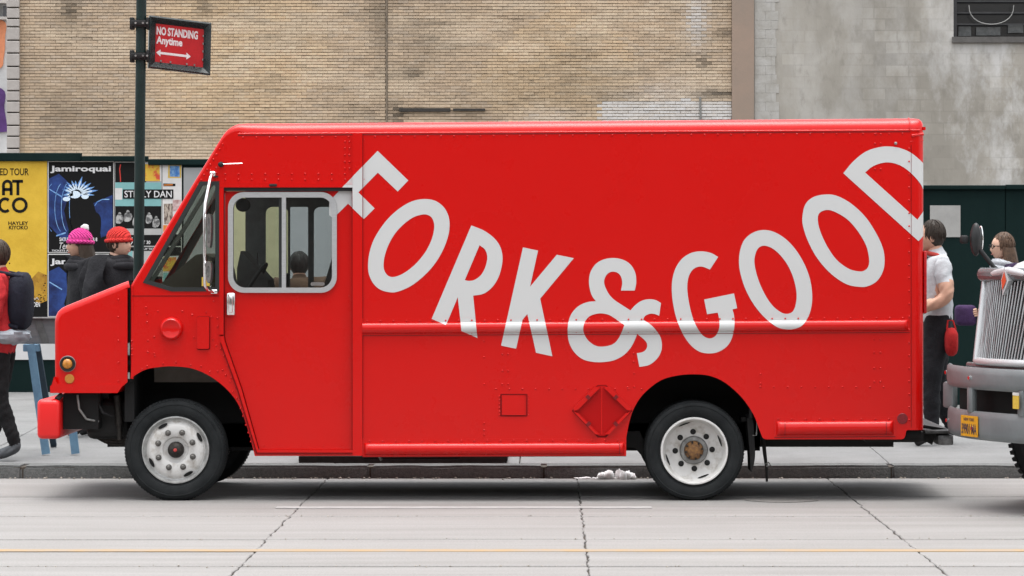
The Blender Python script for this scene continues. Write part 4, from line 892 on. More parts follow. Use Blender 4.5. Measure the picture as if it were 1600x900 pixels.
MB().box(X(192), X(207), .10, VW - .1, Z(660), Z(590)).build('gap_blocker', LINER, van)  # black box added to block the view through the gap behind the hood
# front corner marker lamp and reflector
c = (X(105.5), .008, Z(568.5))
lm = MB().lathe([(.056, 0), (.056, -.014), (.050, -.018), (.038, -.014), (.038, -.004)], c, 28).build('marker_lamp', BLACK, van, smooth=40)
MB().ell((c[0], c[1] - .012, c[2]), .037, .022, .037, 18, 10).build('lens', AMBER, lm, smooth=60)
MB().lathe([(.059, 0.001), (.059, -.004), (.056, -.006), (.055, -.001)], c, 28, cap=False).build('bezel', GREYST, lm, smooth=40)
MB().lathe([(.034, 0), (.034, -.006), (.031, -.008), (0.0, -.008)], (X(108.5), .008, Z(592)), 24, cap=False).build('reflector', AMBERF, van)
MB().lathe([(.039, 0), (.039, -.004), (.036, -.006), (0.0, -.006)], (X(1410), 0, Z(654)), 24, cap=False).build('reflector', DKRED, van)
# front bumper
MB().rbox(X(58), X(94), -.02, VW + .02, Z(686), Z(624), .035, 4).build('front_bumper', RED2, van, smooth=50)
MB().tube([(X(88), .02, Z(624)), (X(95), .05, Z(617))], .02, 8).build('bumper_bolt', BLACK, van)
for y in (.35, VW - .45): MB().box(X(90), X(160), y, y + .10, Z(672), Z(616)).build('bumper_bracket', BLACKM, van)
MB().box(X(95), X(150), .12, VW - .12, Z(672), Z(616)).build('front_crossmember', LINER, van)
MB().tube([(X(138), .2, Z(622)), (X(140), .2, Z(640))], .03, 10).build('steering_joint', GREYST, van)
MB().rbox(X(125), X(196), .3, 1.6, Z(690), Z(626), .05, 3).build('radiator_box', BLACKM, van)
MB().bar((X(165), .45, Z(690)), (X(205), .4, Z(701)), .05, .05).build('steering_arm', BLACKM, van)
MB().plate([crom(qs([(125, 660), (150, 672), (190, 668), (200, 690), (186, 700), (170, 700), (150, 692), (132, 688)]))], .5, 1.4).build('skid_plate', BLACKM, van)
MB().tube([(X(150), .18, Z(616)), (X(148), .16, Z(632)), (X(156), .15, Z(646)), (X(170), .2, Z(652))], .012, 8).build('hose', BLACK, van, smooth=60)
MB().tube([(X(118), .10, Z(618)), (X(121), .09, Z(640)), (X(132), .10, Z(656)), (X(150), .14, Z(660))], .009, 8).build('hose', GREYST, van, smooth=60)
MB().tube([(X(176), .24, Z(620)), (X(180), .24, Z(668))], .028, 10).tube([(X(180), .24, Z(668)), (X(181), .24, Z(690))], .018, 10).build('shock_absorber', GREASE, van, smooth=50)
for k in range(4): MB().plate([crom(qs([(128 + 4 * k, 676 + 4 * k), (165, 686 + 4 * k), (215, 684 + 4 * k), (215, 687 + 4 * k), (165, 689 + 4 * k), (128 + 4 * k, 679 + 4 * k)]))], .40, .47).build('spring_leaf', GREASE, van)
# wheel housings, chassis
def housing(a0, a1, top, name):
    m = MB(); m.box(X(a0), X(a1), .62, .64, Z(712), Z(top - 8)).box(X(a0), X(a1), .04, VW - .04, Z(top - 2), Z(top - 8)); m.build(name, LINER, van)
housing(196, 402, 572, 'wheel_housing'); housing(970, 1196, 583, 'wheel_housing')
MB().box(X(972), X(975), .04, VW - .04, Z(697), Z(575)).build('housing_wall', LINER, van)
MB().box(X(1192), X(1195), .04, VW - .04, Z(683), Z(575)).build('housing_wall', LINER, van)
MB().box(X(400), X(403), .04, VW - .04, Z(703), Z(570)).build('housing_wall', LINER, van)
MB().box(X(404), X(972), .04, VW - .04, Z(706), Z(690)).build('underfloor', LINER, van)
MB().box(X(1195), X(1440), .04, VW - .04, Z(683), Z(670)).build('underfloor', LINER, van)
for y in (.62, 1.38): MB().box(X(150), X(1410), y, y + .09, Z(706), Z(668)).build('chassis_rail', BLACKM, van)
MB().tube([(X(1085), .5, Z(706)), (X(1085), VW - .5, Z(706))], .065, 12).ell((X(1085), VW / 2, Z(706)), .2, .2, .18, 16, 10).build('rear_axle', GREASE, van, smooth=50)
MB().box(X(235), X(305), .35, VW - .35, Z(718), Z(700)).build('front_axle', GREASE, van)
MB().plate([qs([(965, 682), (1002, 679), (1012, 700), (1012, 720), (1003, 716), (995, 706), (965, 704)])], .5, 1.6).build('suspension_hanger', BLACKM, van)
MB().rbox(X(560), X(720), .35, .85, Z(722), Z(700), .03, 3).build('fuel_tank', BLACKM, van)
MB().tube([(X(586), .2, Z(706)), (X(594), .2, Z(722))], .012, 6).build('tail_pipe', GREYST, van)
# mud flap, rods and strap behind the rear wheel
MB().plate([crom(qs([(1170, 656), (1178, 655), (1181, 690), (1182, 715), (1178, 736), (1175, 738), (1174, 715), (1172, 690)]))], .16, .50).build('mud_flap', BLACK, van)
MB().tube([(X(1176), .15, Z(655)), (X(1176), .15, Z(640))], .02, 8).build('flap_bracket', BLACKM, van)
MB().tube([(X(1185), .15, Z(657)), (X(1184), .15, Z(682)), (X(1178), .15, Z(682))], .005, 6).build('flap_wire', GREYST, van)
MB().tube([(X(1196), .3, Z(683)), (X(1199), .3, Z(712)), (X(1202), .3, Z(735)), (X(1202.5), .3, Z(757))], [.016, .014, .011, .009], 8).build('hanging_strap', BLACKM, van)
MB().tube([(X(1200), .28, Z(729)), (X(1205), .28, Z(726)), (X(1208), .28, Z(731)), (X(1201), .28, Z(732.5))], .006, 6).build('strap_buckle', GREYST, van)
MB().plate([qs([(1162, 655), (1172, 655), (1172, 662), (1162, 662)])], .3, 1.8).build('spring_hanger', BLACKM, van)
# rear step bumper
MB().plate([qs([(1352, 686), (1416, 684), (1446, 676), (1446, 690), (1436, 692.5), (1356, 692.5)])], .12, VW - .12).build('rear_frame', BLACKM, van)
st = MB().rbox(X(1447), X(1491), .1, VW - .1, Z(679), Z(673.5), .008, 2).build('rear_step', mat('black_step_steel', (.03, .03, .03), .45, .3, col2=(.07, .07, .07), vscale=12, bump=.3, bscale=50), van, smooth=40)
MB().rbox(X(1468), X(1493), .12, VW - .12, Z(697), Z(681), .012, 2).build('step_face', mat('scuffed_steel', (.22, .22, .22), .45, .4, col2=(.04, .04, .04), vscale=9, ramp=(.4, .6)), st, smooth=40)
MB().plate([qs([(1446, 679), (1470, 680), (1464, 699), (1455, 694), (1446, 692)])], .3, .36).build('step_bracket', BLACKM, st)
for k in range(3): MB().bar((X(1447), .15 + .02 * k, Z(667 + 1.5 * k)), (X(1486), .25, Z(674 + .6 * k)), .012, .012).build('step_stay', BLACKM, st)
# mirrors on the cab corner
m = MB().tube([(X(333), -.02, Z(271)), (X(331), -.10, Z(278)), (X(324.5), -.17, Z(318)), (X(323.5), -.18, Z(340)), (X(323.5), -.18, Z(400)), (X(323.8), -.17, Z(446)), (X(327), -.12, Z(453)), (X(334), -.03, Z(456))], .011, 8)
ma = m.build('mirror_arm', CHROME, van, smooth=60)
MB().rbox(X(328.5), X(337), -.03, -.0005, Z(275.5), Z(268), .004, 2).rbox(X(330), X(340), -.03, -.0005, Z(459), Z(452.5), .004, 2).build('arm_foot', CHROME, ma, smooth=50)
for a, b, c_, d in ((326.5, 335, 335, 387), (325.5, 335, 408, 442)):
    bl = crom(qs([(a, c_ + 5, 1), (a + 4, c_), (b, c_ + 3), (b + .6, (c_ + d) / 2), (b - 1, d - 3), (a + 5, d), (a + 2, d - 8), (a + 3, (c_ + d) / 2)]), 4)
    mh_ = MB().plate([bl], -.26, -.10).build('mirror_head', CHROME, van, smooth=50)
    MB().plate([crom(qs([(a + 3.5, c_ + 10), (b - 2, c_ + 8), (b - 2, d - 12), (a + 4.5, d - 9)]), 3)], -.264, -.2605).build('recess', mat('mirror_shell', (.42, .42, .42), .25, .9, var=.6, vscale=40), mh_)
MB().ell((X(345.5), -.012, Z(257)), .022, .02, .02, 12, 8).build('antenna_base', BLACK, van, smooth=60)
MB().tube([(X(347), -.02, Z(256.5)), (X(379), -.02, Z(255.5))], .003, 6).build('antenna', CHROME, van)
MB().bar((X(335), -.01, Z(276)), (X(341), -.01, Z(276)), .012, .012).build('arm_stop', BLACK, van)
MB().rbox(X(421), X(433), -.026, -.0145, Z(291.5), Z(287.5), .003, 1).build('track_stop', BLACK, van)

# wheels
def tyre(c, rad, y0, w_, parent):
    p = [(.240, y0 + .045), (.252, y0 + .022), (.262, y0 + .020), (.268, y0 + .010), (.285, y0 + .003), (.31, y0), (.327, y0 + .002), (.329, y0 - .001), (.334, y0 - .001), (.336, y0 + .003), (.352, y0 + .010), (rad - .012, y0 + .024), (rad - .003, y0 + .040)]
    tr = []
    g = [.055, .085, .115, .145, .175]
    for k in g: tr += [(rad, y0 + k - .011), (rad, y0 + k - .004), (rad - .01, y0 + k - .003), (rad - .01, y0 + k + .003), (rad, y0 + k + .004)]
    p += tr + [(rad - .003, y0 + w_ - .03), (rad - .03, y0 + w_ - .008), (.31, y0 + w_), (.26, y0 + w_ - .02), (.24, y0 + w_ - .05)]
    m = MB().lathe(p, c, 72, cap=False)
    n = 90                                                  # shoulder lugs
    for k in range(n):
        a = 2 * math.pi * k / n; d = Vector((math.cos(a), 0, math.sin(a))); t_ = Vector((-math.sin(a), 0, math.cos(a)))
        m.obox(Vector(c) + d * (rad - .008) + Vector((0, y0 + .034, 0)), t_ * .0085, Vector((0, .013, 0)) + d * .006, d * .006)
    return m.build('tyre', TYRE, parent, smooth=32, fix=False)
def wheel(px, py, front, near=True):
    cz = Z(py); cx_ = X(px); sgn = 1 if near else -1; yb = .05 if near else VW - .05
    c = (cx_, 0, cz)
    rad = cz + (.0045 if front else .002)
    F = lambda l: [(r_, o) for r_, o in l]
    if front: prof = [(.243, .05), (.247, .022), (.244, .014), (.237, .013), (.232, .022), (.226, .036), (.219, .046), (.213, .048), (.206, .044), (.196, .034), (.178, .026), (.155, .024), (.115, .026), (.098, .034), (.088, .050), (.060, .058), (.0, .058)]
    else: prof = [(.243, .06), (.247, .016), (.243, .006), (.233, .006), (.228, .016), (.222, .050), (.214, .090), (.204, .112), (.190, .122), (.165, .126), (.12, .126), (.10, .126), (.0, .128)]
    tmp = MB().lathe(prof[7:] if front else prof[4:], (cx_, 0, cz), 64, cap=False)
    ringp = prof[:8] if front else prof[:5]
    wdt = .235
    def flip(m):
        m.v = [(x, yb + sgn * y, z) for x, y, z in m.v]; return m
    wh = flip(tmp).build('wheel', STEELW, van, smooth=28)
    flip(MB().lathe(ringp, (cx_, 0, cz), 64, cap=False)).build('rim', mat('rim_steel', (.46, .465, .46), .4, .45, col2=(.25, .25, .24), vscale=16, ramp=(.3, .6)) if front else mat('rim_white', (.66, .655, .64), .4, var=.15, vscale=14), wh, smooth=28)
    m = tyre(c, rad, 0, wdt, None); me = m.data
    for v in me.vertices: v.co = (v.co.x, yb + sgn * v.co.y, v.co.z)
    m.parent = wh; off = van.location
    for v in me.vertices: v.co.z = max(v.co.z, .001)
    for v in me.vertices: v.co -= off
    if not near: me.flip_normals()
    if not front:
        t2 = m.copy(); t2.data = m.data.copy(); C.objects.link(t2)
        for v in t2.data.vertices: v.co.y += sgn * .27
    hb = .03 if front else .10
    lr = .135
    lo = R(24 if front else 2)
    for k in range(8):
        a = 2 * math.pi * k / 8 + lo; p = (cx_ + lr * math.cos(a), 0, cz + lr * math.sin(a))
        if front:
            l = MB().lathe([(.022, .024), (.022, .019), (.016, .018)], p, 14).lathe([(.0165, .02), (.0165, -.004), (.009, -.010)], p, 6); lm_ = mat('lug_steel', (.17, .165, .155), .5, .7, var=.4, vscale=80)
        else:
            l = MB().lathe([(.021, .126), (.021, .1225), (.0, .1225)], p, 18, cap=False).lathe([(.012, .124), (.012, .116), (.0, .114)], p, 6, cap=False); lm_ = BLACKM
        flip(l).build('lug_nut', lm_, wh)
    for k in range(4):                                      # hand holes: dark ovals laid on the disc for the shade inside
        a = math.pi / 2 * k + R(28 if front else 20); d = Vector((math.cos(a), 0, math.sin(a))); t_ = Vector((-math.sin(a), 0, math.cos(a)))
        rr_, yy, tr = (.196, .030, .7) if front else (.2055, .1075, 2.2)
        nrm_ = (Vector((0, -1, 0)) + d * tr * (.6 if front else -1)).normalized(); u = t_; vv_ = nrm_.cross(u)
        cen = Vector((cx_, yy, cz)) + d * rr_; L_, H2 = (.038, .014) if front else (.045, .014)
        pts = [cen + u * L_ * math.cos(b_) + vv_ * H2 * math.sin(b_) + nrm_ * .004 for b_ in [2 * math.pi * j / 20 for j in range(20)]]
        flip(MB().add(pts, [tuple(range(20))])).build('hand_hole_shade', LINER, wh)
    if front:
        flip(MB().lathe([(.060, .058), (.058, .030), (.052, .018), (.040, .012), (.030, .004), (.018, .002), (.0, .002)], c, 28, cap=False)).build('hub', GREASE, wh, smooth=40)
        flip(MB().lathe([(.013, .003), (.013, -.006), (.008, -.010), (0, -.010)], c, 14, cap=False)).build('hub_cap', mat('red_hub_cap', (.42, .05, .045), .5), wh)
    else:
        flip(MB().lathe([(.105, .127), (.103, .110), (.095, .102), (.072, .100), (.070, .108), (.0, .108)], c, 36, cap=False)).build('hub_flange', GREYST, wh, smooth=40)
        flip(MB().lathe([(.070, .108), (.066, .085), (.056, .072), (.050, .070), (.047, .060), (.030, .054), (.0, .054)], c, 30, cap=False)).build('hub', RUST, wh, smooth=35)
        for k in range(8):
            a = 2 * math.pi * k / 8 + .2; flip(MB().lathe([(.0085, .09), (.0085, .064)], (cx_ + .061 * math.cos(a), 0, cz + .061 * math.sin(a)), 6)).build('hub_bolt', GREASE, wh)
    return wh
wheel(272.5, 704, True); wheel(1085.5, 705.5, False)
wheel(276, 704, True, False); wheel(1085.5, 705.5, False, False)

# lettering on the flank: each letter follows the rails and posts it crosses

LET = [
 [crom([(590, 235.7, 1), (638, 282, 1), (621.4, 299.2, 1), (590.4, 269.7, 1), (560.1, 300.6, 1), (585.4, 325.6, 1), (568.6, 342.2, 1), (543.5, 318.1, 1), (520, 341, 1), (514, 336, 1), (514, 314.3, 1)])],
 [crom(inpt([(550, 58), (640, 75), (710, 130), (748, 210), (753, 300), (735, 390), (690, 500), (620, 610), (530, 705), (430, 780), (330, 823), (270, 830), (190, 812), (130, 765), (90, 690), (80, 610), (90, 510), (125, 400), (190, 290), (270, 195), (360, 122), (450, 75)], (560, 300), 5.294)),
  crom(inpt([(560, 186), (600, 205), (622, 245), (627, 300), (610, 380), (570, 470), (510, 555), (440, 625), (360, 680), (290, 703), (245, 692), (215, 650), (208, 600), (220, 520), (255, 425), (310, 335), (380, 262), (450, 212), (510, 190)], (560, 300), 5.294))],
]
def cp(pts, o, s):
    return crom([((o[0] + p[0] / s, o[1] + p[1] / s, 1) if len(p) > 2 else (o[0] + p[0] / s, o[1] + p[1] / s)) for p in pts])
LET.append([cp([(344, 55, 1), (430, 90), (500, 140), (545, 200), (563, 270), (558, 340), (535, 420), (490, 490), (430, 535), (357, 549, 1), (387, 847, 1), (275, 797, 1), (249, 560, 1), (166, 755, 1), (65, 712, 1)], (660, 340), 4.5),
            cp([(402, 194, 1), (440, 225), (456, 275), (445, 340), (415, 400), (370, 436), (330, 445), (298, 440, 1)], (660, 340), 4.5)])
LET.append([cp([(212, 74, 1), (318, 97, 1), (262, 351, 1), (450, 126, 1), (570, 150, 1), (333, 435, 1), (419, 840, 1), (304, 815, 1), (243, 543, 1), (209, 584, 1), (164, 787, 1), (58, 765, 1)], (770, 370), 4.5)])
LET.append([cp([(577, 303, 1), (588, 240), (580, 170), (545, 110), (490, 75), (420, 62), (350, 72), (290, 105), (250, 165), (238, 230), (245, 295), (262, 345), (290, 382, 1), (230, 388), (165, 415), (115, 465), (87, 530), (80, 610), (92, 690), (130, 760), (190, 810), (260, 830), (340, 833), (420, 820), (490, 785), (540, 735), (570, 685), (595, 625, 1), (640, 660), (665, 690), (668, 720), (655, 745), (630, 760), (592, 767, 1), (611, 868, 1), (680, 855), (735, 815), (768, 765), (778, 710), (768, 650), (740, 605), (700, 560), (638, 517, 1), (655, 490), (690, 475), (725, 477), (758, 489, 1), (771, 395, 1), (730, 373), (680, 367), (630, 378), (585, 407), (545, 450, 1), (490, 415), (430, 375), (390, 335), (362, 285), (350, 240), (360, 200), (385, 172), (420, 163), (455, 175), (477, 205), (484, 250), (475, 303, 1)], (870, 390), 4.737),
            cp([(499, 557, 1), (480, 610), (455, 660), (415, 700), (350, 717), (290, 712), (235, 675), (203, 625), (195, 580), (210, 530), (245, 492), (300, 474), (350, 474), (400, 490), (450, 525)], (870, 390), 4.737)])
LET.append([cp([(461, 107, 1), (400, 75), (320, 63), (240, 80), (170, 130), (120, 215), (99, 320), (105, 450), (135, 590), (180, 700), (240, 790), (310, 845), (385, 861), (460, 850), (530, 805), (570, 735), (586, 640), (585, 570), (572, 517, 1), (609, 508, 1), (584, 392, 1), (351, 440, 1), (374, 555, 1), (458, 542, 1), (468, 600), (467, 660), (450, 710), (420, 738), (380, 742), (335, 715), (290, 650), (255, 560), (230, 450), (219, 350), (228, 270), (255, 215), (295, 187), (340, 184), (396, 206, 1)], (1030, 380), 5)])
LET.append([cp([(275, 48), (360, 65), (450, 120), (530, 205), (600, 320), (645, 440), (663, 560), (658, 660), (630, 750), (580, 815), (520, 842), (460, 847), (380, 828), (290, 760), (200, 655), (130, 530), (90, 410), (75, 310), (85, 210), (120, 125), (190, 68)], (1140, 350), 5.143),
            cp([(280, 174), (350, 200), (420, 265), (480, 355), (520, 460), (538, 560), (532, 640), (510, 700), (465, 722), (410, 708), (340, 650), (275, 550), (225, 430), (200, 320), (205, 250), (230, 195)], (1140, 350), 5.143)])
LET.append([cp([(195, 314), (260, 325), (340, 370), (420, 445), (480, 535), (520, 620), (533, 690), (525, 760), (490, 820), (440, 850), (390, 856), (310, 840), (220, 780), (140, 690), (85, 590), (55, 500), (52, 440), (70, 370), (120, 328)], (1240, 220), 3.75),
            cp([(195, 405), (250, 420), (320, 465), (380, 535), (425, 615), (442, 690), (438, 735), (415, 760), (380, 765), (320, 748), (250, 695), (195, 615), (158, 535), (142, 470), (150, 425)], (1240, 220), 3.75)])
LET.append([cp([(291, 190, 1), (350, 120), (420, 65), (490, 40), (550, 33), (620, 42), (690, 72), (764, 132, 1), (764, 285, 1), (735, 240), (680, 182), (620, 142), (560, 127), (510, 132), (460, 152), (419, 186, 1), (725, 462, 1), (764, 412, 1), (764, 555, 1), (732, 588, 1)], (1240, 220), 3.75)])
rl = RAILS[0]
XE = X(1444)
def surf(px, py, cx, cy):
    """side surface under a letter (Y), with the region chosen by the face centre"""
    if cx < 551:
        if cy < 285.5 + (cx - 343) / 210 * 3: return -.0022
        if cy < 293: return -.0162
        if cy < 298.5: return -.0022 + .02
        return .034 - .0022
    if cx < 566.5: return -.0182
    d = rail_depth(rl, min(px, 1421), min(max(py, rail_geo(rl, px)[0]), rail_geo(rl, px)[2] + 2.4)) if (rail_geo(rl, cx)[0] < cy < rail_geo(rl, cx)[2] + 2.5 and cx < 1421) else 0
    x = X(px); e = x - (XE - .06)
    if e > 0: return .06 - math.sqrt(max(0, .0036 - min(e, .0598) ** 2)) - .0022
    return -(d or 0) - .0022
for li, loops in enumerate(LET):
    bm = bmesh.new(); pts = [p for l in loops for p in l]
    vv = [bm.verts.new((p[0], p[1], 0)) for p in pts]
    for t in tessellate_polygon([[Vector((p[0], p[1], 0)) for p in l] for l in loops]):
        try: bm.faces.new([vv[i] for i in t])
        except ValueError: pass
    def cut(co, no): bmesh.ops.bisect_plane(bm, geom=bm.verts[:] + bm.edges[:] + bm.faces[:], plane_co=co, plane_no=no)
    y0_, y1_ = min(p[1] for p in pts), max(p[1] for p in pts); x0_, x1_ = min(p[0] for p in pts), max(p[0] for p in pts)
    if y1_ > 490 and li > 1:
        sl_ = Vector((-(rl[3] - rl[2]), (rl[1] - rl[0]), 0)).normalized(); k = (rl[3] - rl[2]) / (rl[1] - rl[0])
        prof = [0, rl[7]] + [rl[7] + rl[4] * (1 - math.cos(math.pi * s_ / 16)) / 2 for s_ in range(1, 17)] + [rl[7] + rl[4] + 2.5]
        for p in prof: cut((rl[0], rl[2] + p, 0), sl_)
    if li == 0:
        cut((551, 0, 0), (1, 0, 0)); cut((566.5, 0, 0), (1, 0, 0))
        for p in (288.2, 293, 298.5): cut((0, p, 0), (0, 1, 0))
    if li == 8:
        for k in range(9): cut((X0 + S * (XE - .06 + .06 * math.sin(math.pi / 2 * k / 9)), 0, 0), (1, 0, 0))
    v = []; f = []
    for fc in bm.faces:
        c = fc.calc_center_median(); 
        if li == 0 and c.x < 551 and 293 < c.y < 298.5: continue
        o = len(v); co = [vt.co.copy() for vt in fc.verts]
        cr = (co[1] - co[0]).cross(co[2] - co[0]).z
        if cr > 0: co.reverse()          # photo y runs down
        v += [(X(p.x), surf(p.x, p.y, c.x, c.y), Z(p.y)) for p in co]; f.append(tuple(range(o, o + len(co))))
    bm.free()
    MB().add(v, f).build('letter', WHITE_V, van, fix=False)

# ------------------------------------------------------------------ second truck, behind the van
TH, TY = R(24), -1.2
trk = thing('delivery_truck', 'pale truck with chrome grille and grey bumper close behind the red van', 'truck', (ax(1547, TY), TY, 0), TH)   # local: front faces -x, far side +y
TWH = mat('truck_white_paint', (.50, .50, .50), .35, coat=.4, var=.06, vscale=3)
BUMP = mat('grey_bumper', (.165, .185, .19), .38, col2=(.125, .14, .145), vscale=4, bump=.08, bscale=30, ramp=(.3, .7), spec=.5)
def sweep(y): return .34 * (abs(y) / 1.15) ** 2.1
def bband(z0, z1, dep, y0=-1.15, y1=1.15, n=24, round_=.04, x0=0.0):
    v = []; f = []; prof = [(dep, z0 + .01), (round_ * .6, z0), (round_ * .15, z0 + round_ * .4), (0, z0 + round_ * 1.2), (0, z1 - round_ * 1.2), (round_ * .15, z1 - round_ * .4), (round_ * .6, z1), (dep, z1 - .01)]; k = len(prof)
    for i in range(n + 1):
        y = y0 + (y1 - y0) * i / n
        for px_, pz in prof: v.append((x0 + sweep(y) + px_, y, pz))
    for i in range(n):
        for j in range(k): a = i * k + j; b = i * k + (j + 1) % k; f.append((a, b, b + k, a + k))
    f.append(tuple(range(k))); f.append(tuple(reversed(range(n * k, n * k + k))))
    return MB().add(v, f)
bp = bband(.85, 1.005, .05).build('front_bumper', BUMP, trk, smooth=40, local=True)
bband(.50, .70, .05, x0=.008).build('lower_band', BUMP, bp, smooth=40, local=True)
for y in (-1.09, -.33, .33, 1.09): MB().rbox(sweep(y) + .006, sweep(y) + .055, y - (.075 if abs(y) > 1 else .04), y + (.075 if abs(y) > 1 else .04), .68, .87, .02, 2).build('strut', BUMP, bp, smooth=40, local=True)
for y, z in ((-.85, .93), (.3, .93), (1.06, .94), (.25, .58), (.95, .60), (-.7, .58)): MB().lathe([(.014, -.012), (.014, .01)], (sweep(y), y, z), 10, 'x').build('bolt', CHROME, bp, local=True)
MB().box(.19, .22, -.72, .72, .5, .99).build('bumper_backing', LINER, bp, local=True)
MB().box(-.002, .006, -.365, -.295, .74, .83).build('sticker', YEL, bp, local=True)
MB().box(-.0035, .005, -.365, -.295, .831, .85).build('sticker', WHITEP, bp, local=True)
lp = MB().box(sweep(.30) - .035, sweep(.30) - .03, .17, .44, .52, .665).build('licence_plate', mat('orange_plate', (.66, .32, .02), .5, var=.15, vscale=20), trk, local=True); lp.rotation_euler = (0, 0, R(-6))
m = MB(); add_text(m, '39901·MA', 0, 1, 0, 1, 0, .02, mp=lambda a, b: (sweep(.30) - .037, .425 - a * .24, .535 + b * .075)); add_text(m, 'NEW YORK', 0, 1, 0, 1, 0, .02, mp=lambda a, b: (sweep(.30) - .037, .39 - a * .17, .628 + b * .022))
m.build('lettering', mat('plate_ink', (.05, .04, .06), .6), lp, local=True)
# grille
GX = .05
def gx_(y, z): return GX + .16 * (y / .45) ** 2 * .6 + (z - 1.04) * .16
def half(z): return .36 + .07 * (z - 1.04) / .575
back = MB(); v = []; f = []
for i in range(13):
    z = 1.05 + .58 * i / 12
    for j in range(13): y = -half(z) + 2 * half(z) * j / 12; v.append((gx_(y, z) + .06, y, z))
for i in range(12):
    for j in range(12): a = i * 13 + j; f.append((a, a + 1, a + 14, a + 13))
gr_ = back.add(v, f).build('grille', mat('grille_dark', (.018, .019, .02), .6), trk, local=True)
nb = 24
for k in range(nb):
    u = -1 + 2 * (k + .5) / nb
    pts = []
    for i in range(9):
        z = 1.055 + .555 * i / 8 - (.06 * max(0, 1 - abs(u) * 4) if i == 8 else 0); y = u * (half(z) - .015); pts.append((gx_(y, z) + .006, y, z))
    MB().tube(pts, .0058, 6).build('grille_bar', mat('grille_chrome', (.38, .39, .40), .32, .4), gr_, smooth=60, local=True)
rim = [(gx_(u * half(1.04), 1.04), u * half(1.04), 1.045) for u in [-1 + k / 8 for k in range(17)]] + [(gx_(half(z), z), half(z), z) for z in [1.1 + .1 * k for k in range(6)]] + [(gx_(u * half(1.63), 1.63), u * half(1.63), 1.63 + .05 * (1 - abs(u))) for u in [1 - k / 8 for k in range(17)]] + [(gx_(half(z), z), -half(z), z) for z in [1.6 - .1 * k for k in range(6)]]
MB().tube(rim, .028, 8, closed=True).build('grille_surround', mat('worn_chrome', (.50, .51, .52), .32, .35, rvar=.1, vscale=12), trk, smooth=60, local=True)
bband(1.605, 1.70, .5, -.47, .47, 14, .05, x0=.13).build('grille_crown', mat('dark_chrome', (.13, .135, .14), .25, .3, spec=.5), trk, smooth=50, local=True)
bband(.985, 1.03, .4, -.6, .6, 14, .015, x0=.085).build('lower_trim', MATS['dark_chrome'], trk, smooth=50, local=True)
em = MB().add([(gx_(0, 1.6) - .022, 0, 1.70), (gx_(0, 1.6) - .022, -.05, 1.61), (gx_(0, 1.5) - .022, 0, 1.51), (gx_(0, 1.6) - .022, .05, 1.61), (gx_(0, 1.6) + .02, 0, 1.70), (gx_(0, 1.6) + .02, -.05, 1.61), (gx_(0, 1.5) + .02, 0, 1.51), (gx_(0, 1.6) + .02, .05, 1.61)], [(0, 1, 2, 3), (0, 1, 5, 4), (1, 2, 6, 5), (2, 3, 7, 6), (3, 0, 4, 7)]).build('emblem', MATS['worn_chrome'], trk, local=True)
EMR = mat('emblem_orange', (.5, .06, .02), .4)
MB().add([(gx_(0, 1.6) - .026, 0, 1.675), (gx_(0, 1.6) - .030, -.032, 1.61), (gx_(0, 1.5) - .026, 0, 1.545), (gx_(0, 1.6) - .030, .032, 1.61)], [(0, 1, 2, 3)]).build('badge', EMR, em, local=True)
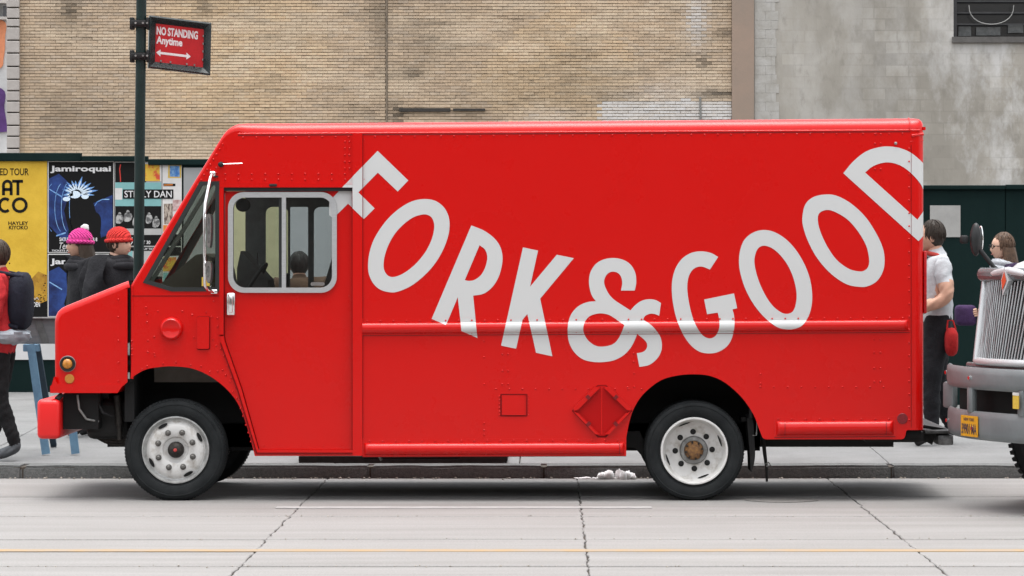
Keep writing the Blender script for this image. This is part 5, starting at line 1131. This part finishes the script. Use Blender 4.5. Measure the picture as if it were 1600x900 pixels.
# hood, fenders, cab, body
def hoodsec(x, hw, z0, z1, r):
    return [(x, -hw, z0), (x, -hw, z1 - r), (x + .0, -hw + r * .3, z1 - r * .3), (x, -hw + r, z1), (x, 0, z1 + .035), (x, hw - r, z1), (x, hw - r * .3, z1 - r * .3), (x, hw, z1 - r), (x, hw, z0)]
secs = [hoodsec(.33, .46, 1.0, 1.60, .12), hoodsec(.46, .54, 1.0, 1.73, .16), hoodsec(.8, .66, 1.0, 1.82, .2), hoodsec(1.3, .76, 1.0, 1.90, .22), hoodsec(1.95, .86, 1.0, 1.98, .24)]
v = [p for s_ in secs for p in s_]; f = []
for i in range(4):
    for j in range(8): a = i * 9 + j; f.append((a, a + 1, a + 10, a + 9))
f.append(tuple(range(9)))
MB().add(v, f).build('hood', TWH, trk, smooth=50, local=True)
for sgn in (-1, 1):
    sec = []
    for x, hw, zt in ((.50, .22, 1.12), (.62, .38, 1.28), (.95, .46, 1.38), (1.4, .46, 1.40), (1.9, .44, 1.42)):
        yc = sgn * (.52 + hw * .35)
        a, b = sgn * .48, sgn * (.50 + hw * 1.25)
        sec.append([(x, a, zt + .08), (x, b - sgn * .1, zt), (x, b, zt - .1), (x, b, 1.02 if x < 1.0 or x > 1.6 else 1.12), (x, a, 1.0)])
    v = [p for s_ in sec for p in s_]; f = [(i * 5 + j, i * 5 + j + 1, i * 5 + j + 6, i * 5 + j + 5) for i in range(4) for j in range(4)] + [tuple(range(5))]
    fd = MB().add(v, f).build('fender', TWH, trk, smooth=40, local=True)
    MB().ell((.50, sgn * .66, 1.14), .06, .12, .09, 16, 10).build('headlight', mat('headlight_lens', (.45, .46, .46), .08, .6, col2=(.35, .2, .06), vscale=9, ramp=(.35, .55)), trk, smooth=60, local=True)
    # fender mirror
    MB().tube([(.62, sgn * .66, 1.60), (.50, sgn * .76, 1.70), (.40, sgn * .84, 1.86)], .016, 8).build('mirror_arm', BLACK, trk, smooth=60, local=True)
    mm = MB().ell((.40, sgn * .84, 1.90), .045, .045, .12, 18, 12, lambda d: 1 - .12 * max(0, d.x)).build('fender_mirror', mat('black_plastic', (.022, .023, .024), .38, var=.2, vscale=9), trk, smooth=60, local=True)
    MB().ell((.438, sgn * .84, 1.90), .012, .034, .10, 16, 10).build('mirror_glass', CHROME, mm, smooth=60, local=True)
    MB().rbox(.30, .35, sgn * .84 + .01, sgn * .84 + .07, 1.87, 1.93, .015, 2).build('mirror_joint', BLACK, mm, smooth=50, local=True)
    for x in (1.30, 5.0):
        wl = MB().lathe([(.29, .03), (.27, .0), (.25, .06), (.15, .08), (.11, .03), (.0, .03)], (0, 0, 0), 36, cap=False); 
        wl.v = [(x + p[0], sgn * (1.07 - p[1]), .5 + p[2]) for p in wl.v]; w2 = wl.build('wheel', GREYST, trk, smooth=30, local=True)
        ty = MB().lathe([(.28, .02), (.32, .0), (.44, -.005), (.485, .02), (.50, .05), (.49, .10), (.50, .11), (.49, .16), (.50, .17), (.50, .24), (.47, .28), (.28, .27)], (0, 0, 0), 56, cap=False)
        n = 60
        for k in range(n):
            a = 2 * math.pi * k / n; d = Vector((math.cos(a), 0, math.sin(a))); t_ = Vector((-math.sin(a), 0, math.cos(a))); ty.obox(d * .492 + Vector((0, .04, 0)), t_ * .014, Vector((0, .03, 0)), d * .012)
        ty.v = [(x + p[0], sgn * (1.07 - p[1]), .5 + p[2]) for p in ty.v]; ty.build('tyre', TYRE, w2, smooth=32, local=True)
cabp = [(1.95, 1.0), (3.5, .8), (3.5, 2.75), (2.7, 2.75), (2.35, 2.6), (1.98, 1.98)]
cab = MB().plate([[(x, z) for x, z in cabp]], -1.03, 1.03).build('cab', TWH, trk, local=True)
MB().add([(2.0, -.9, 2.04), (2.33, -.82, 2.56), (2.33, .82, 2.56), (2.0, .9, 2.04)], [(0, 1, 2, 3)]).build('windscreen', mat('truck_glass', (.02, .024, .026), .06, spec=.7), cab, local=True)
for v_ in bpy.data.objects['windscreen'].data.vertices: pass
for sgn in (-1, 1): MB().add([(2.3, sgn * 1.033, 1.95), (3.2, sgn * 1.033, 1.95), (3.2, sgn * 1.033, 2.55), (2.5, sgn * 1.033, 2.55)], [(0, 1, 2, 3)]).build('side_window', MATS['truck_glass'], cab, local=True)
MB().rbox(3.6, 6.1, -1.15, 1.15, 1.0, 3.3, .03, 2).build('cargo_box', mat('truck_box', (.55, .55, .54), .5, var=.08, vscale=3), trk, local=True)
for y in (-.42, .34): MB().box(.35, 6.0, y, y + .08, .62, .86).build('chassis_rail', BLACKM, trk, local=True)
MB().box(.4, 1.9, -.7, .7, .7, .99).build('engine_block', LINER, trk, local=True)
for sgn in (-1, 1): MB().ell((.17, sgn * .12 + .1, 1.0), .03, .03, .03, 10, 8).build('tow_eye', CHROME, trk, local=True)

# ------------------------------------------------------------------ people
SKIN = mat('skin', (.46, .27, .19), .55, var=.12, vscale=20); SKIN2 = mat('skin_pale', (.54, .34, .25), .55, var=.1, vscale=20)
def fab(name, col, var=.35): return mat(name, col, .85, var=var, vscale=9, bump=.5, bscale=22, bdist=.02, spec=.2)
def person(label, loc, face, H, mats, pose, hair, build=1.0, coat=0.0, hem=None):
    """mats: skin, top, bottom, shoe. pose: dict of joints in metres for a 1.75 m figure, facing +x, left side +y"""
    root = thing('person', label, 'person', loc, face)
    k = H / 1.75
    J = dict(pelvis=(0, 0, .96), waist=(0.01, 0, 1.10), chest=(.01, 0, 1.30), neck0=(0, 0, 1.46), neck=(.02, 0, 1.52), head=(.03, 0, 1.565))
    J.update({a: c for a, c in pose.items() if isinstance(c, tuple)}); r = dict(pelvis=.135, waist=.125, chest=.145, neck0=.085, neck=.055, head=.055, sh=.075, el=.052, wr=.036, hip=.095, kn=.062, an=.045, heel=.045, toe=.035)
    names = list(J); bm_names = ['pelvis', 'waist', 'chest', 'neck0', 'neck', 'head']
    E = [('pelvis', 'waist'), ('waist', 'chest'), ('chest', 'neck0'), ('neck0', 'neck'), ('neck', 'head')]
    for s_ in 'LR': E += [('chest', 'sh' + s_), ('sh' + s_, 'el' + s_), ('el' + s_, 'wr' + s_), ('wr' + s_, 'ha' + s_), ('pelvis', 'hip' + s_), ('hip' + s_, 'kn' + s_), ('kn' + s_, 'an' + s_), ('an' + s_, 'toe' + s_)]
    verts = {n: Vector(J[n]) * k for n in names}
    idx = {n: i for i, n in enumerate(names)}
    me = bpy.data.meshes.new('body'); me.from_pydata([verts[n] for n in names], [(idx[a], idx[b]) for a, b in E], [])
    o = bpy.data.objects.new('body', me); C.objects.link(o)
    sk = o.modifiers.new('s', 'SKIN'); sk.use_smooth_shade = True; sb = o.modifiers.new('u', 'SUBSURF'); sb.levels = 3
    def rad(n):
        b = n[:2] if n[:2] in ('sh', 'el', 'wr', 'kn', 'an', 'ha') else n[:3] if n[:3] in ('hip', 'toe') else n
        R_ = {'sh': .072, 'el': .054, 'wr': .036, 'ha': .034, 'kn': .068, 'an': .048, 'hip': .10, 'toe': .042}.get(b, r.get(b, .05))
        if b in ('pelvis', 'waist', 'chest', 'sh', 'el'): R_ += coat
        if b == 'wr': R_ += coat * .6
        return R_ * k * build
    for i, n in enumerate(names):
        d = me.skin_vertices[0].data[i]; R_ = rad(n); d.radius = (R_ * (1.15 if n in ('pelvis', 'waist', 'chest') else 1), R_ * (.85 if n in ('pelvis', 'waist', 'chest') else 1)); d.use_root = n == 'pelvis'
    dg = bpy.context.evaluated_depsgraph_get(); dg.update(); nm = bpy.data.meshes.new_from_object(o.evaluated_get(dg))
    bpy.data.objects.remove(o); b = bmesh.new(); b.from_mesh(nm); bpy.data.meshes.remove(nm)
    segs = [(verts[a], verts[c], a, c) for a, c in E]
    def cls(p):
        best = (9, None)
        for a, c, na, nc in segs:
            t = max(0, min(1, (p - a).dot(c - a) / max((c - a).length_squared, 1e-9))); dd = (p - (a + (c - a) * t)).length
            dd /= rad(na) * (1 - t) + rad(nc) * t
            if dd < best[0]: best = (dd, (na, nc, t))
        na, nc, t = best[1]
        if nc in ('neck', 'head'): return 0
        if nc[:2] == 'ha': return 0
        if nc[:2] == 'wr' and pose.get('short'): return 0
        if nc[:2] == 'el' and pose.get('short') and t > .55: return 0
        if nc[:3] == 'toe' or (nc[:2] == 'an' and t > .93): return 3
        if nc[:2] in ('kn', 'an'): return 2 if not (hem and p.z > hem * k) else 1
        if nc[:3] == 'hip' or na == 'pelvis' and p.z < .98 * k: return 1 if (hem and p.z > hem * k) else 2
        return 1
    b.normal_update()
    for v in b.verts:                                        # cloth folds
        sd_ = len(label) * 1.7; n = noise.noise((v.co.x * 9, v.co.y * 9, v.co.z * 6 + sd_)) * .010 + noise.noise((v.co.x * 14 + sd_, v.co.y * 14, (v.co.z + v.co.x * .8) * 26)) * .009
        if v.co.z < 1.44 * k: v.co += v.normal * n * k
    for fc in b.faces: fc.material_index = cls(fc.calc_center_median()); fc.smooth = True
    # head, joined to the same surface object
    hc = (verts['head'] + Vector((.022, 0, .055)) * k); nose_dir = Vector((1, 0, 0))
    def hshape(d):
        s_ = 1.0
        if d.x > 0: s_ -= .10 * d.x * max(0, .3 - abs(d.z - .1))
        s_ -= .16 * max(0, -d.z) * (1 - max(0, d.x)) ; s_ += .05 * max(0, -d.x) * max(0, d.z + .2)
        nz_ = math.exp(-((d.y / .14) ** 2) - ((d.z + .12) / .16) ** 2) * (1 if d.x > 0 else 0); s_ += .17 * nz_
        for e in (-1, 1): s_ -= .07 * math.exp(-((d.y - e * .34) / .17) ** 2 - ((d.z - .10) / .12) ** 2) * (1 if d.x > 0 else 0)
        s_ += .03 * math.exp(-((d.y / .3) ** 2) - ((d.z + .47) / .07) ** 2) * (1 if d.x > 0 else 0)
        s_ += .04 * math.exp(-((d.y / .35) ** 2) - ((d.z + .85) / .2) ** 2) * (1 if d.x > 0 else 0)
        return s_
    hd = MB().ell((0, 0, 0), .098 * k, .078 * k, .122 * k, 32, 24, hshape)
    for e in (-1, 1): hd.ell((-.005 * k, e * .078 * k, -.005 * k), .020 * k, .010 * k, .032 * k, 10, 8)
    rot = Matrix.Rotation(R(pose.get('turn', 0)), 4, 'Z') @ Matrix.Rotation(R(pose.get('nod', 0)), 4, 'Y')
    base = [b.verts.new(hc + rot @ Vector(p)) for p in hd.v]
    for f_ in hd.f:
        vs_ = [base[i] for i in f_]
        try: fc = b.faces.new(vs_); fc.material_index = 0; fc.smooth = True
        except ValueError: pass
    # hands: five fingers rooted in the palm
    for s_ in 'LR':
        w0, h0 = verts['wr' + s_], verts['ha' + s_]; d = (h0 - w0).normalized(); sd = d.cross(Vector((0, 1, 0))); sd = sd.normalized() if sd.length > .1 else Vector((1, 0, 0)); pn = d.cross(sd)
        fm = MB()
        for j, (off, ln) in enumerate(((-.028, .062), (-.010, .075), (.009, .072), (.026, .058))):
            p = h0 + sd * off * k; cur = pn * .012 * k
            fm.tube([p, p + d * ln * .45 * k + cur * .5, p + d * ln * .8 * k + cur * 1.6, p + d * ln * k + cur * 2.8], [.010 * k, .0095 * k, .009 * k, .006 * k], 7)
        p = w0 + (h0 - w0) * .45 + sd * -.026 * k
        fm.tube([p, p + (d * .5 - sd * .6).normalized() * .032 * k, p + (d * .8 - sd * .5).normalized() * .06 * k], [.013 * k, .011 * k, .008 * k], 7)
        base = [b.verts.new(q_) for q_ in fm.v]
        for f_ in fm.f:
            try: fc = b.faces.new([base[i] for i in f_]); fc.material_index = 0; fc.smooth = True
            except ValueError: pass
    bmesh.ops.recalc_face_normals(b, faces=b.faces)
    nm = bpy.data.meshes.new('body'); b.to_mesh(nm); b.free()
    for mm in mats: nm.materials.append(mm)
    body = bpy.data.objects.new('body', nm); C.objects.link(body); body.parent = root
    place = lambda m: setattr(m, 'v', [tuple(hc + rot @ (Vector(p) * k)) for p in m.v])
    em_ = mat('eye_dark', (.02, .015, .012), .3)
    for e in (-1, 1):
        m_ = MB().ell((.084, e * .030, .014), .008, .013, .007, 10, 6); place(m_); m_.build('eye', em_, body, local=True)
    m_ = MB().ell((.092, 0, -.058), .008, .024, .005, 10, 6); place(m_); m_.build('mouth', mat('lips', (.36, .13, .11), .5), body, local=True)
    if hair:
        hm_, style = hair; m_ = MB()
        def hf(d):
            return 1.0 + .06 * noise.noise((d.x * 5, d.y * 5, d.z * 3)) 
        m_.ell((-.018, 0, .022), .096, .088, .112, 22, 14, hf)
        m_.v = [(min(p[0], .055 + .02 * max(0, p[2] - .05) / .07), p[1], p[2] if p[2] > -.06 or p[0] < -.01 else -.06) for p in m_.v]
        rs = random.Random(len(label))
        for j in range(150):
            a = rs.uniform(0, 2 * math.pi); e0 = rs.uniform(.15, 1.45); pts_ = []
            for i_ in range(4):
                e = e0 - i_ * .22; d_ = Vector((math.cos(a) * math.cos(e), math.sin(a) * math.cos(e), math.sin(e))); p = Vector((-.018 + d_.x * .098, d_.y * .09, .022 + d_.z * .114)) * (1 + rs.uniform(0, .03))
                if p.x > .05 and p.z < .07: break
                pts_.append(p)
            if len(pts_) > 1: m_.tube(pts_, [.007, .006, .005, .003][:len(pts_)], 5)
        if style == 'long':
            for j in range(60):
                a = R(70 + 220 * j / 59); p0 = Vector((math.cos(a) * .085 - .02, math.sin(a) * .085, .0)); rr_ = random.Random(j)
                m_.tube([p0, p0 * 1.12 + Vector((-.01, 0, -.09)), p0 * (1.18 + .1 * rr_.random()) + Vector((-.02, rr_.uniform(-.02, .02), -.19 - .05 * rr_.random()))], [.017, .015, .006], 6)
        place(m_); m_.build('hair', hm_, root, smooth=60, local=True)
    root['k'] = k
    return root, hc, rot, k, verts
STAND = dict(shL=(-.01, .185, 1.415), shR=(-.01, -.185, 1.415), elL=(-.04, .23, 1.13), elR=(-.04, -.23, 1.13), wrL=(.05, .22, .90), wrR=(.05, -.22, .90), haL=(.07, .215, .82), haR=(.07, -.215, .82), hipL=(0, .09, .92), hipR=(0, -.09, .92), knL=(.10, .10, .51), knR=(-.03, -.10, .50), anL=(.20, .10, .085), anR=(-.30, -.10, .13), toeL=(.36, .11, .04), toeR=(-.17, -.11, .035))
def walkpose(**kw):
    d = dict(STAND); d.update(kw); return d
def collar(root, hc, k, m, n=3, z0=-.135, dz=-.03, r0=.082, dr=.022, tr=.034):
    b = MB()
    for j in range(n): b.tube([tuple(hc + Vector((math.cos(a) * (r0 + dr * j) - .03, math.sin(a) * (r0 + .012 + dr * 1.6 * j), z0 + dz * j + .02 * math.cos(a))) * k) for a in [2 * math.pi * i / 22 for i in range(22)]], tr * k, 8, closed=True)
    b.build('collar', m, root, smooth=60, local=True)
def knit(name, col):
    m = fab(name, col, .2); t = m.node_tree; b_ = t.nodes['Principled BSDF']; tc = t.nodes.new('ShaderNodeTexCoord'); wv = t.nodes.new('ShaderNodeTexWave'); wv.wave_type = 'RINGS'; wv.inputs['Scale'].default_value = 28; wv.inputs['Distortion'].default_value = 1.5
    wv.rings_direction = 'Z'; bp = t.nodes.new('ShaderNodeBump'); bp.inputs['Strength'].default_value = .8; bp.inputs['Distance'].default_value = .012
    t.links.new(tc.outputs['Object'], wv.inputs['Vector']); t.links.new(wv.outputs['Fac'], bp.inputs['Height']); t.links.new(bp.outputs[0], b_.inputs['Normal']); return m
def hat(root, hc, rot, k, m, pom=None, stripe=None, ears=False):
    b = MB().ell((-.012, 0, .045), .108, .096, .10, 24, 14, lambda d: 1 + .05 * max(0, d.z) + .02 * noise.noise((d.x * 8, d.y * 8, d.z * 8)) + (.28 * max(0, d.z) ** 6 * abs(d.y) if ears else 0))
    b.v = [(p[0], p[1], max(p[2], .018)) for p in b.v]
    b.v = [tuple(hc + rot @ (Vector(p) * k)) for p in b.v]; h = b.build('hat', m, root, smooth=60, local=True)
    cf = MB().tube([((math.cos(a) * .104 - .012), math.sin(a) * .093, .032 + .004 * math.cos(a)) for a in [2 * math.pi * j / 28 for j in range(28)]], .019, 8, closed=True); cf.v = [tuple(hc + rot @ (Vector(p) * k)) for p in cf.v]; cf.build('cuff', stripe or m, h, smooth=60, local=True)
    if pom:
        p_ = MB().ell((-.05, 0, .15), .035, .035, .035, 14, 10, lambda d: 1 + .25 * noise.noise((d.x * 9, d.y * 9, d.z * 9))); p_.v = [tuple(hc + rot @ (Vector(p) * k)) for p in p_.v]; p_.build('pompom', pom, h, smooth=60, local=True)
BLKF = fab('black_coat', (.018, .018, .021)); DENIM = fab('dark_trousers', (.014, .015, .018)); SHOE = mat('dark_shoe', (.03, .03, .032), .6, var=.4, vscale=20)
# man in a grey T-shirt behind the van's rear corner
ly = 4.6
pr = person('man in light grey T-shirt and black trousers walking behind the rear of the red van', (ax(1465, ly), ly, sz(ly)), R(178), 1.94, [SKIN, fab('grey_tshirt', (.44, .46, .48), .12), DENIM, SHOE],
            walkpose(short=True, elL=(-.06, .245, 1.15), wrL=(.19, .22, 1.05), haL=(.27, .20, 1.04), elR=(-.08, -.25, 1.14), wrR=(.10, -.24, .96), haR=(.16, -.23, .90), knL=(.06, .1, .5), anL=(.05, .1, .085), toeL=(.21, .11, .04), knR=(.0, -.1, .5), anR=(-.12, -.1, .1), toeR=(.03, -.11, .035)), (mat('dark_hair', (.03, .022, .016), .6, var=.3, vscale=40), 'short'), 1.2)
sc_ = MB().tube([tuple(pr[1] + Vector((math.cos(a) * .08 - .03, math.sin(a) * .085, -.15 + .02 * math.cos(a)))) for a in [2 * math.pi * j / 20 for j in range(20)]], .02, 8, closed=True); sc_.build('red_neckband', fab('red_cloth', (.42, .05, .04)), pr[0], smooth=60, local=True)
bg_ = MB().ell((ax(1481, ly), ly - .25, az_(533, ly)), .055, .09, .12, 18, 12, lambda d: (abs(d.x) ** 3 + abs(d.y) ** 3 + abs(d.z) ** 3) ** (-1 / 3) * (1 + .08 * noise.noise((d.x * 3, d.y * 3, d.z * 3))))
bago = bg_.build('hand_bag', fab('red_bag', (.36, .015, .016)), smooth=50); tag(bago, 'small red bag at the hip of the man in grey T-shirt', 'bag')
MB().tube([(ax(1474, ly), ly - .25, az_(514, ly)), (ax(1476, ly), ly - .23, az_(500, ly)), (ax(1484, ly), ly - .23, az_(500, ly)), (ax(1488, ly), ly - .25, az_(514, ly))], .008, 6).build('strap', fab('red_bag', (.50, .02, .02)), bago)
# woman behind the truck mirror
ly = 6.4
pw_ = person('woman with brown hair, glasses and pale scarf seen over the second truck', (ax(1574, ly), ly, sz(ly)), R(192), 1.80, [SKIN2, fab('purple_coat', (.035, .02, .05)), DENIM, SHOE],
             walkpose(elL=(.05, .27, 1.16), wrL=(.28, .24, 1.07), haL=(.36, .22, 1.05)), (mat('brown_hair', (.11, .065, .04), .55, col2=(.05, .03, .02), vscale=40), 'long'), 1.0, .02, .7)
hc, rot, k = pw_[1], pw_[2], pw_[3]
g_ = MB()
for e in (-1, 1): g_.tube([(.10, e * .032 + .024 * math.cos(a), .012 + .018 * math.sin(a)) for a in [2 * math.pi * j / 16 for j in range(16)]], .003, 6, closed=True).tube([(.10, e * .056, .016), (.0, e * .082, .016)], .0035, 6)
g_.tube([(.104, -.01, .014), (.104, .01, .014)], .003, 6)
g_.v = [tuple(hc + rot @ (Vector(p) * k)) for p in g_.v]; g_.build('glasses', BLACK, pw_[0], local=True)
sc_ = MB()
for j in range(3): sc_.tube([tuple(hc + Vector((math.cos(a) * (.085 + .012 * j) - .02, math.sin(a) * (.095 + .012 * j), -.145 - .035 * j + .02 * math.cos(a + j))) * k) for a in [2 * math.pi * i / 20 for i in range(20)]], .032 * k, 8, closed=True)
sc_.build('scarf', fab('pale_scarf', (.45, .47, .50), .2), pw_[0], smooth=60, local=True)
pb_ = MB().rbox(ax(1488, ly), ax(1520, ly), ly - .3, ly - .12, az_(508, ly), az_(476, ly), .04, 3).build('shoulder_bag', fab('purple_bag', (.045, .022, .07)), smooth=50); tag(pb_, 'purple shoulder bag carried between the two trucks', 'bag')
# walker in red at the left edge
ly = 3.08
pl_ = person('walker in red jacket with dark backpack at the left edge of the photo', (ax(3, ly), ly, sz(ly)), R(175), 1.80, [SKIN, fab('red_jacket', (.50, .03, .035)), fab('black_trousers', (.012, .012, .013)), mat('grey_shoe', (.10, .11, .12), .7, var=.3, vscale=20)],
             walkpose(elL=(.02, .27, 1.13), wrL=(.2, .24, 1.05), haL=(.27, .22, 1.04), knL=(.0, .1, .5), anL=(-.15, .1, .10), toeL=(.02, .11, .04), knR=(.05, -.1, .5), anR=(.12, -.1, .085), toeR=(.28, -.11, .04)), (mat('dark_brown_hair', (.05, .035, .025), .6, var=.3, vscale=40), 'short'), 1.08, .025, .86)
vt = pl_[4]; kk = pl_[3]
bkp = MB().ell((-.15 * kk, 0, 1.27 * kk), .095 * kk, .17 * kk, .23 * kk, 24, 16, lambda d: (abs(d.x) ** 3 + abs(d.y) ** 3 + abs(d.z) ** 3) ** (-1 / 3) * (1 + .06 * noise.noise((d.x * 3, d.y * 3, d.z * 3)))).build('backpack', fab('navy_backpack', (.015, .017, .028)), smooth=60)
bkp.location = pl_[0].location; bkp.rotation_euler = pl_[0].rotation_euler; tag(bkp, 'dark backpack on the walker in the red jacket', 'backpack')
for e in (-1, 1): MB().tube([(-.2 * kk, e * .1 * kk, 1.46 * kk), (0, e * .12 * kk, 1.50 * kk), (.15 * kk, e * .12 * kk, 1.36 * kk), (.12 * kk, e * .13 * kk, 1.14 * kk), (-.16 * kk, e * .13 * kk, 1.06 * kk)], .018, 8).build('strap', MATS['navy_backpack'], bkp, smooth=60, local=True)
jk = MB().ell((-.03 * kk, 0, .99 * kk), .20 * kk, .24 * kk, .075 * kk, 26, 14, lambda d: 1 + .22 * noise.noise((d.x * 3, d.y * 3, d.z * 3))).build('tied_sweater', fab('pale_sweater', (.36, .40, .44), .3), smooth=60); jk.location = pl_[0].location; jk.rotation_euler = pl_[0].rotation_euler; tag(jk, 'pale grey sweater tied at the waist of the walker in red', 'sweater')
sl_ = MB().rbox(.06 * kk, .30 * kk, -.145 * kk, -.075 * kk, -.002, .022 * kk, .01, 2).build('shoe_sole', mat('white_sole', (.5, .5, .5), .7), pl_[0], smooth=50, local=True)
# two walkers in hats beyond the hood
ly = 5.6
pk = person('walker in black coat and bright pink knitted hat beyond the hood of the red van', (ax(133, ly), ly, sz(ly)), R(200), 1.84, [SKIN, BLKF, DENIM, SHOE], walkpose(knL=(.03, .1, .5), anL=(.06, .1, .085), toeL=(.2, .11, .04), knR=(0, -.1, .5), anR=(-.1, -.1, .09), toeR=(.04, -.11, .035)), (MATS['dark_brown_hair'], 'long'), 1.2, .05, .6)
collar(pk[0], pk[1], pk[3], BLKF)
hat(pk[0], pk[1], pk[2], pk[3], knit('pink_knit', (.62, .05, .26)), fab('white_pompom', (.6, .6, .6), .1), None, True)
ly = 5.3
rk = person('walker in black coat and red knitted hat, head turned right, beside the sign post', (ax(179, ly), ly, sz(ly)), R(-25), 1.86, [SKIN2, BLKF, DENIM, SHOE], walkpose(knL=(.03, .1, .5), anL=(.06, .1, .085), toeL=(.2, .11, .04), knR=(0, -.1, .5), anR=(-.1, -.1, .09), toeR=(.04, -.11, .035)), (MATS['dark_brown_hair'], 'short'), 1.2, .05, .6)
collar(rk[0], rk[1], rk[3], BLKF)
hat(rk[0], rk[1], rk[2], rk[3], knit('red_knit', (.58, .035, .03)), None, None)
ly = 5.0
tn = person('walker with dark hair and tan coat seen through the van door window', (ax(468, ly), ly, sz(ly)), R(100), 1.66, [SKIN, fab('tan_coat', (.09, .055, .035)), DENIM, SHOE], walkpose(), (mat('black_hair', (.012, .011, .010), .5, var=.3, vscale=40), 'short'), 1.2, .04, .6)
collar(tn[0], tn[1], tn[3], BLKF, 2, -.16, -.03, .06, .02, .04)

for n_ in ('print', 'print.016', 'print.018', 'print.022'):
    if n_ in bpy.data.objects: bpy.data.objects[n_]['kind'] = 'stuff'
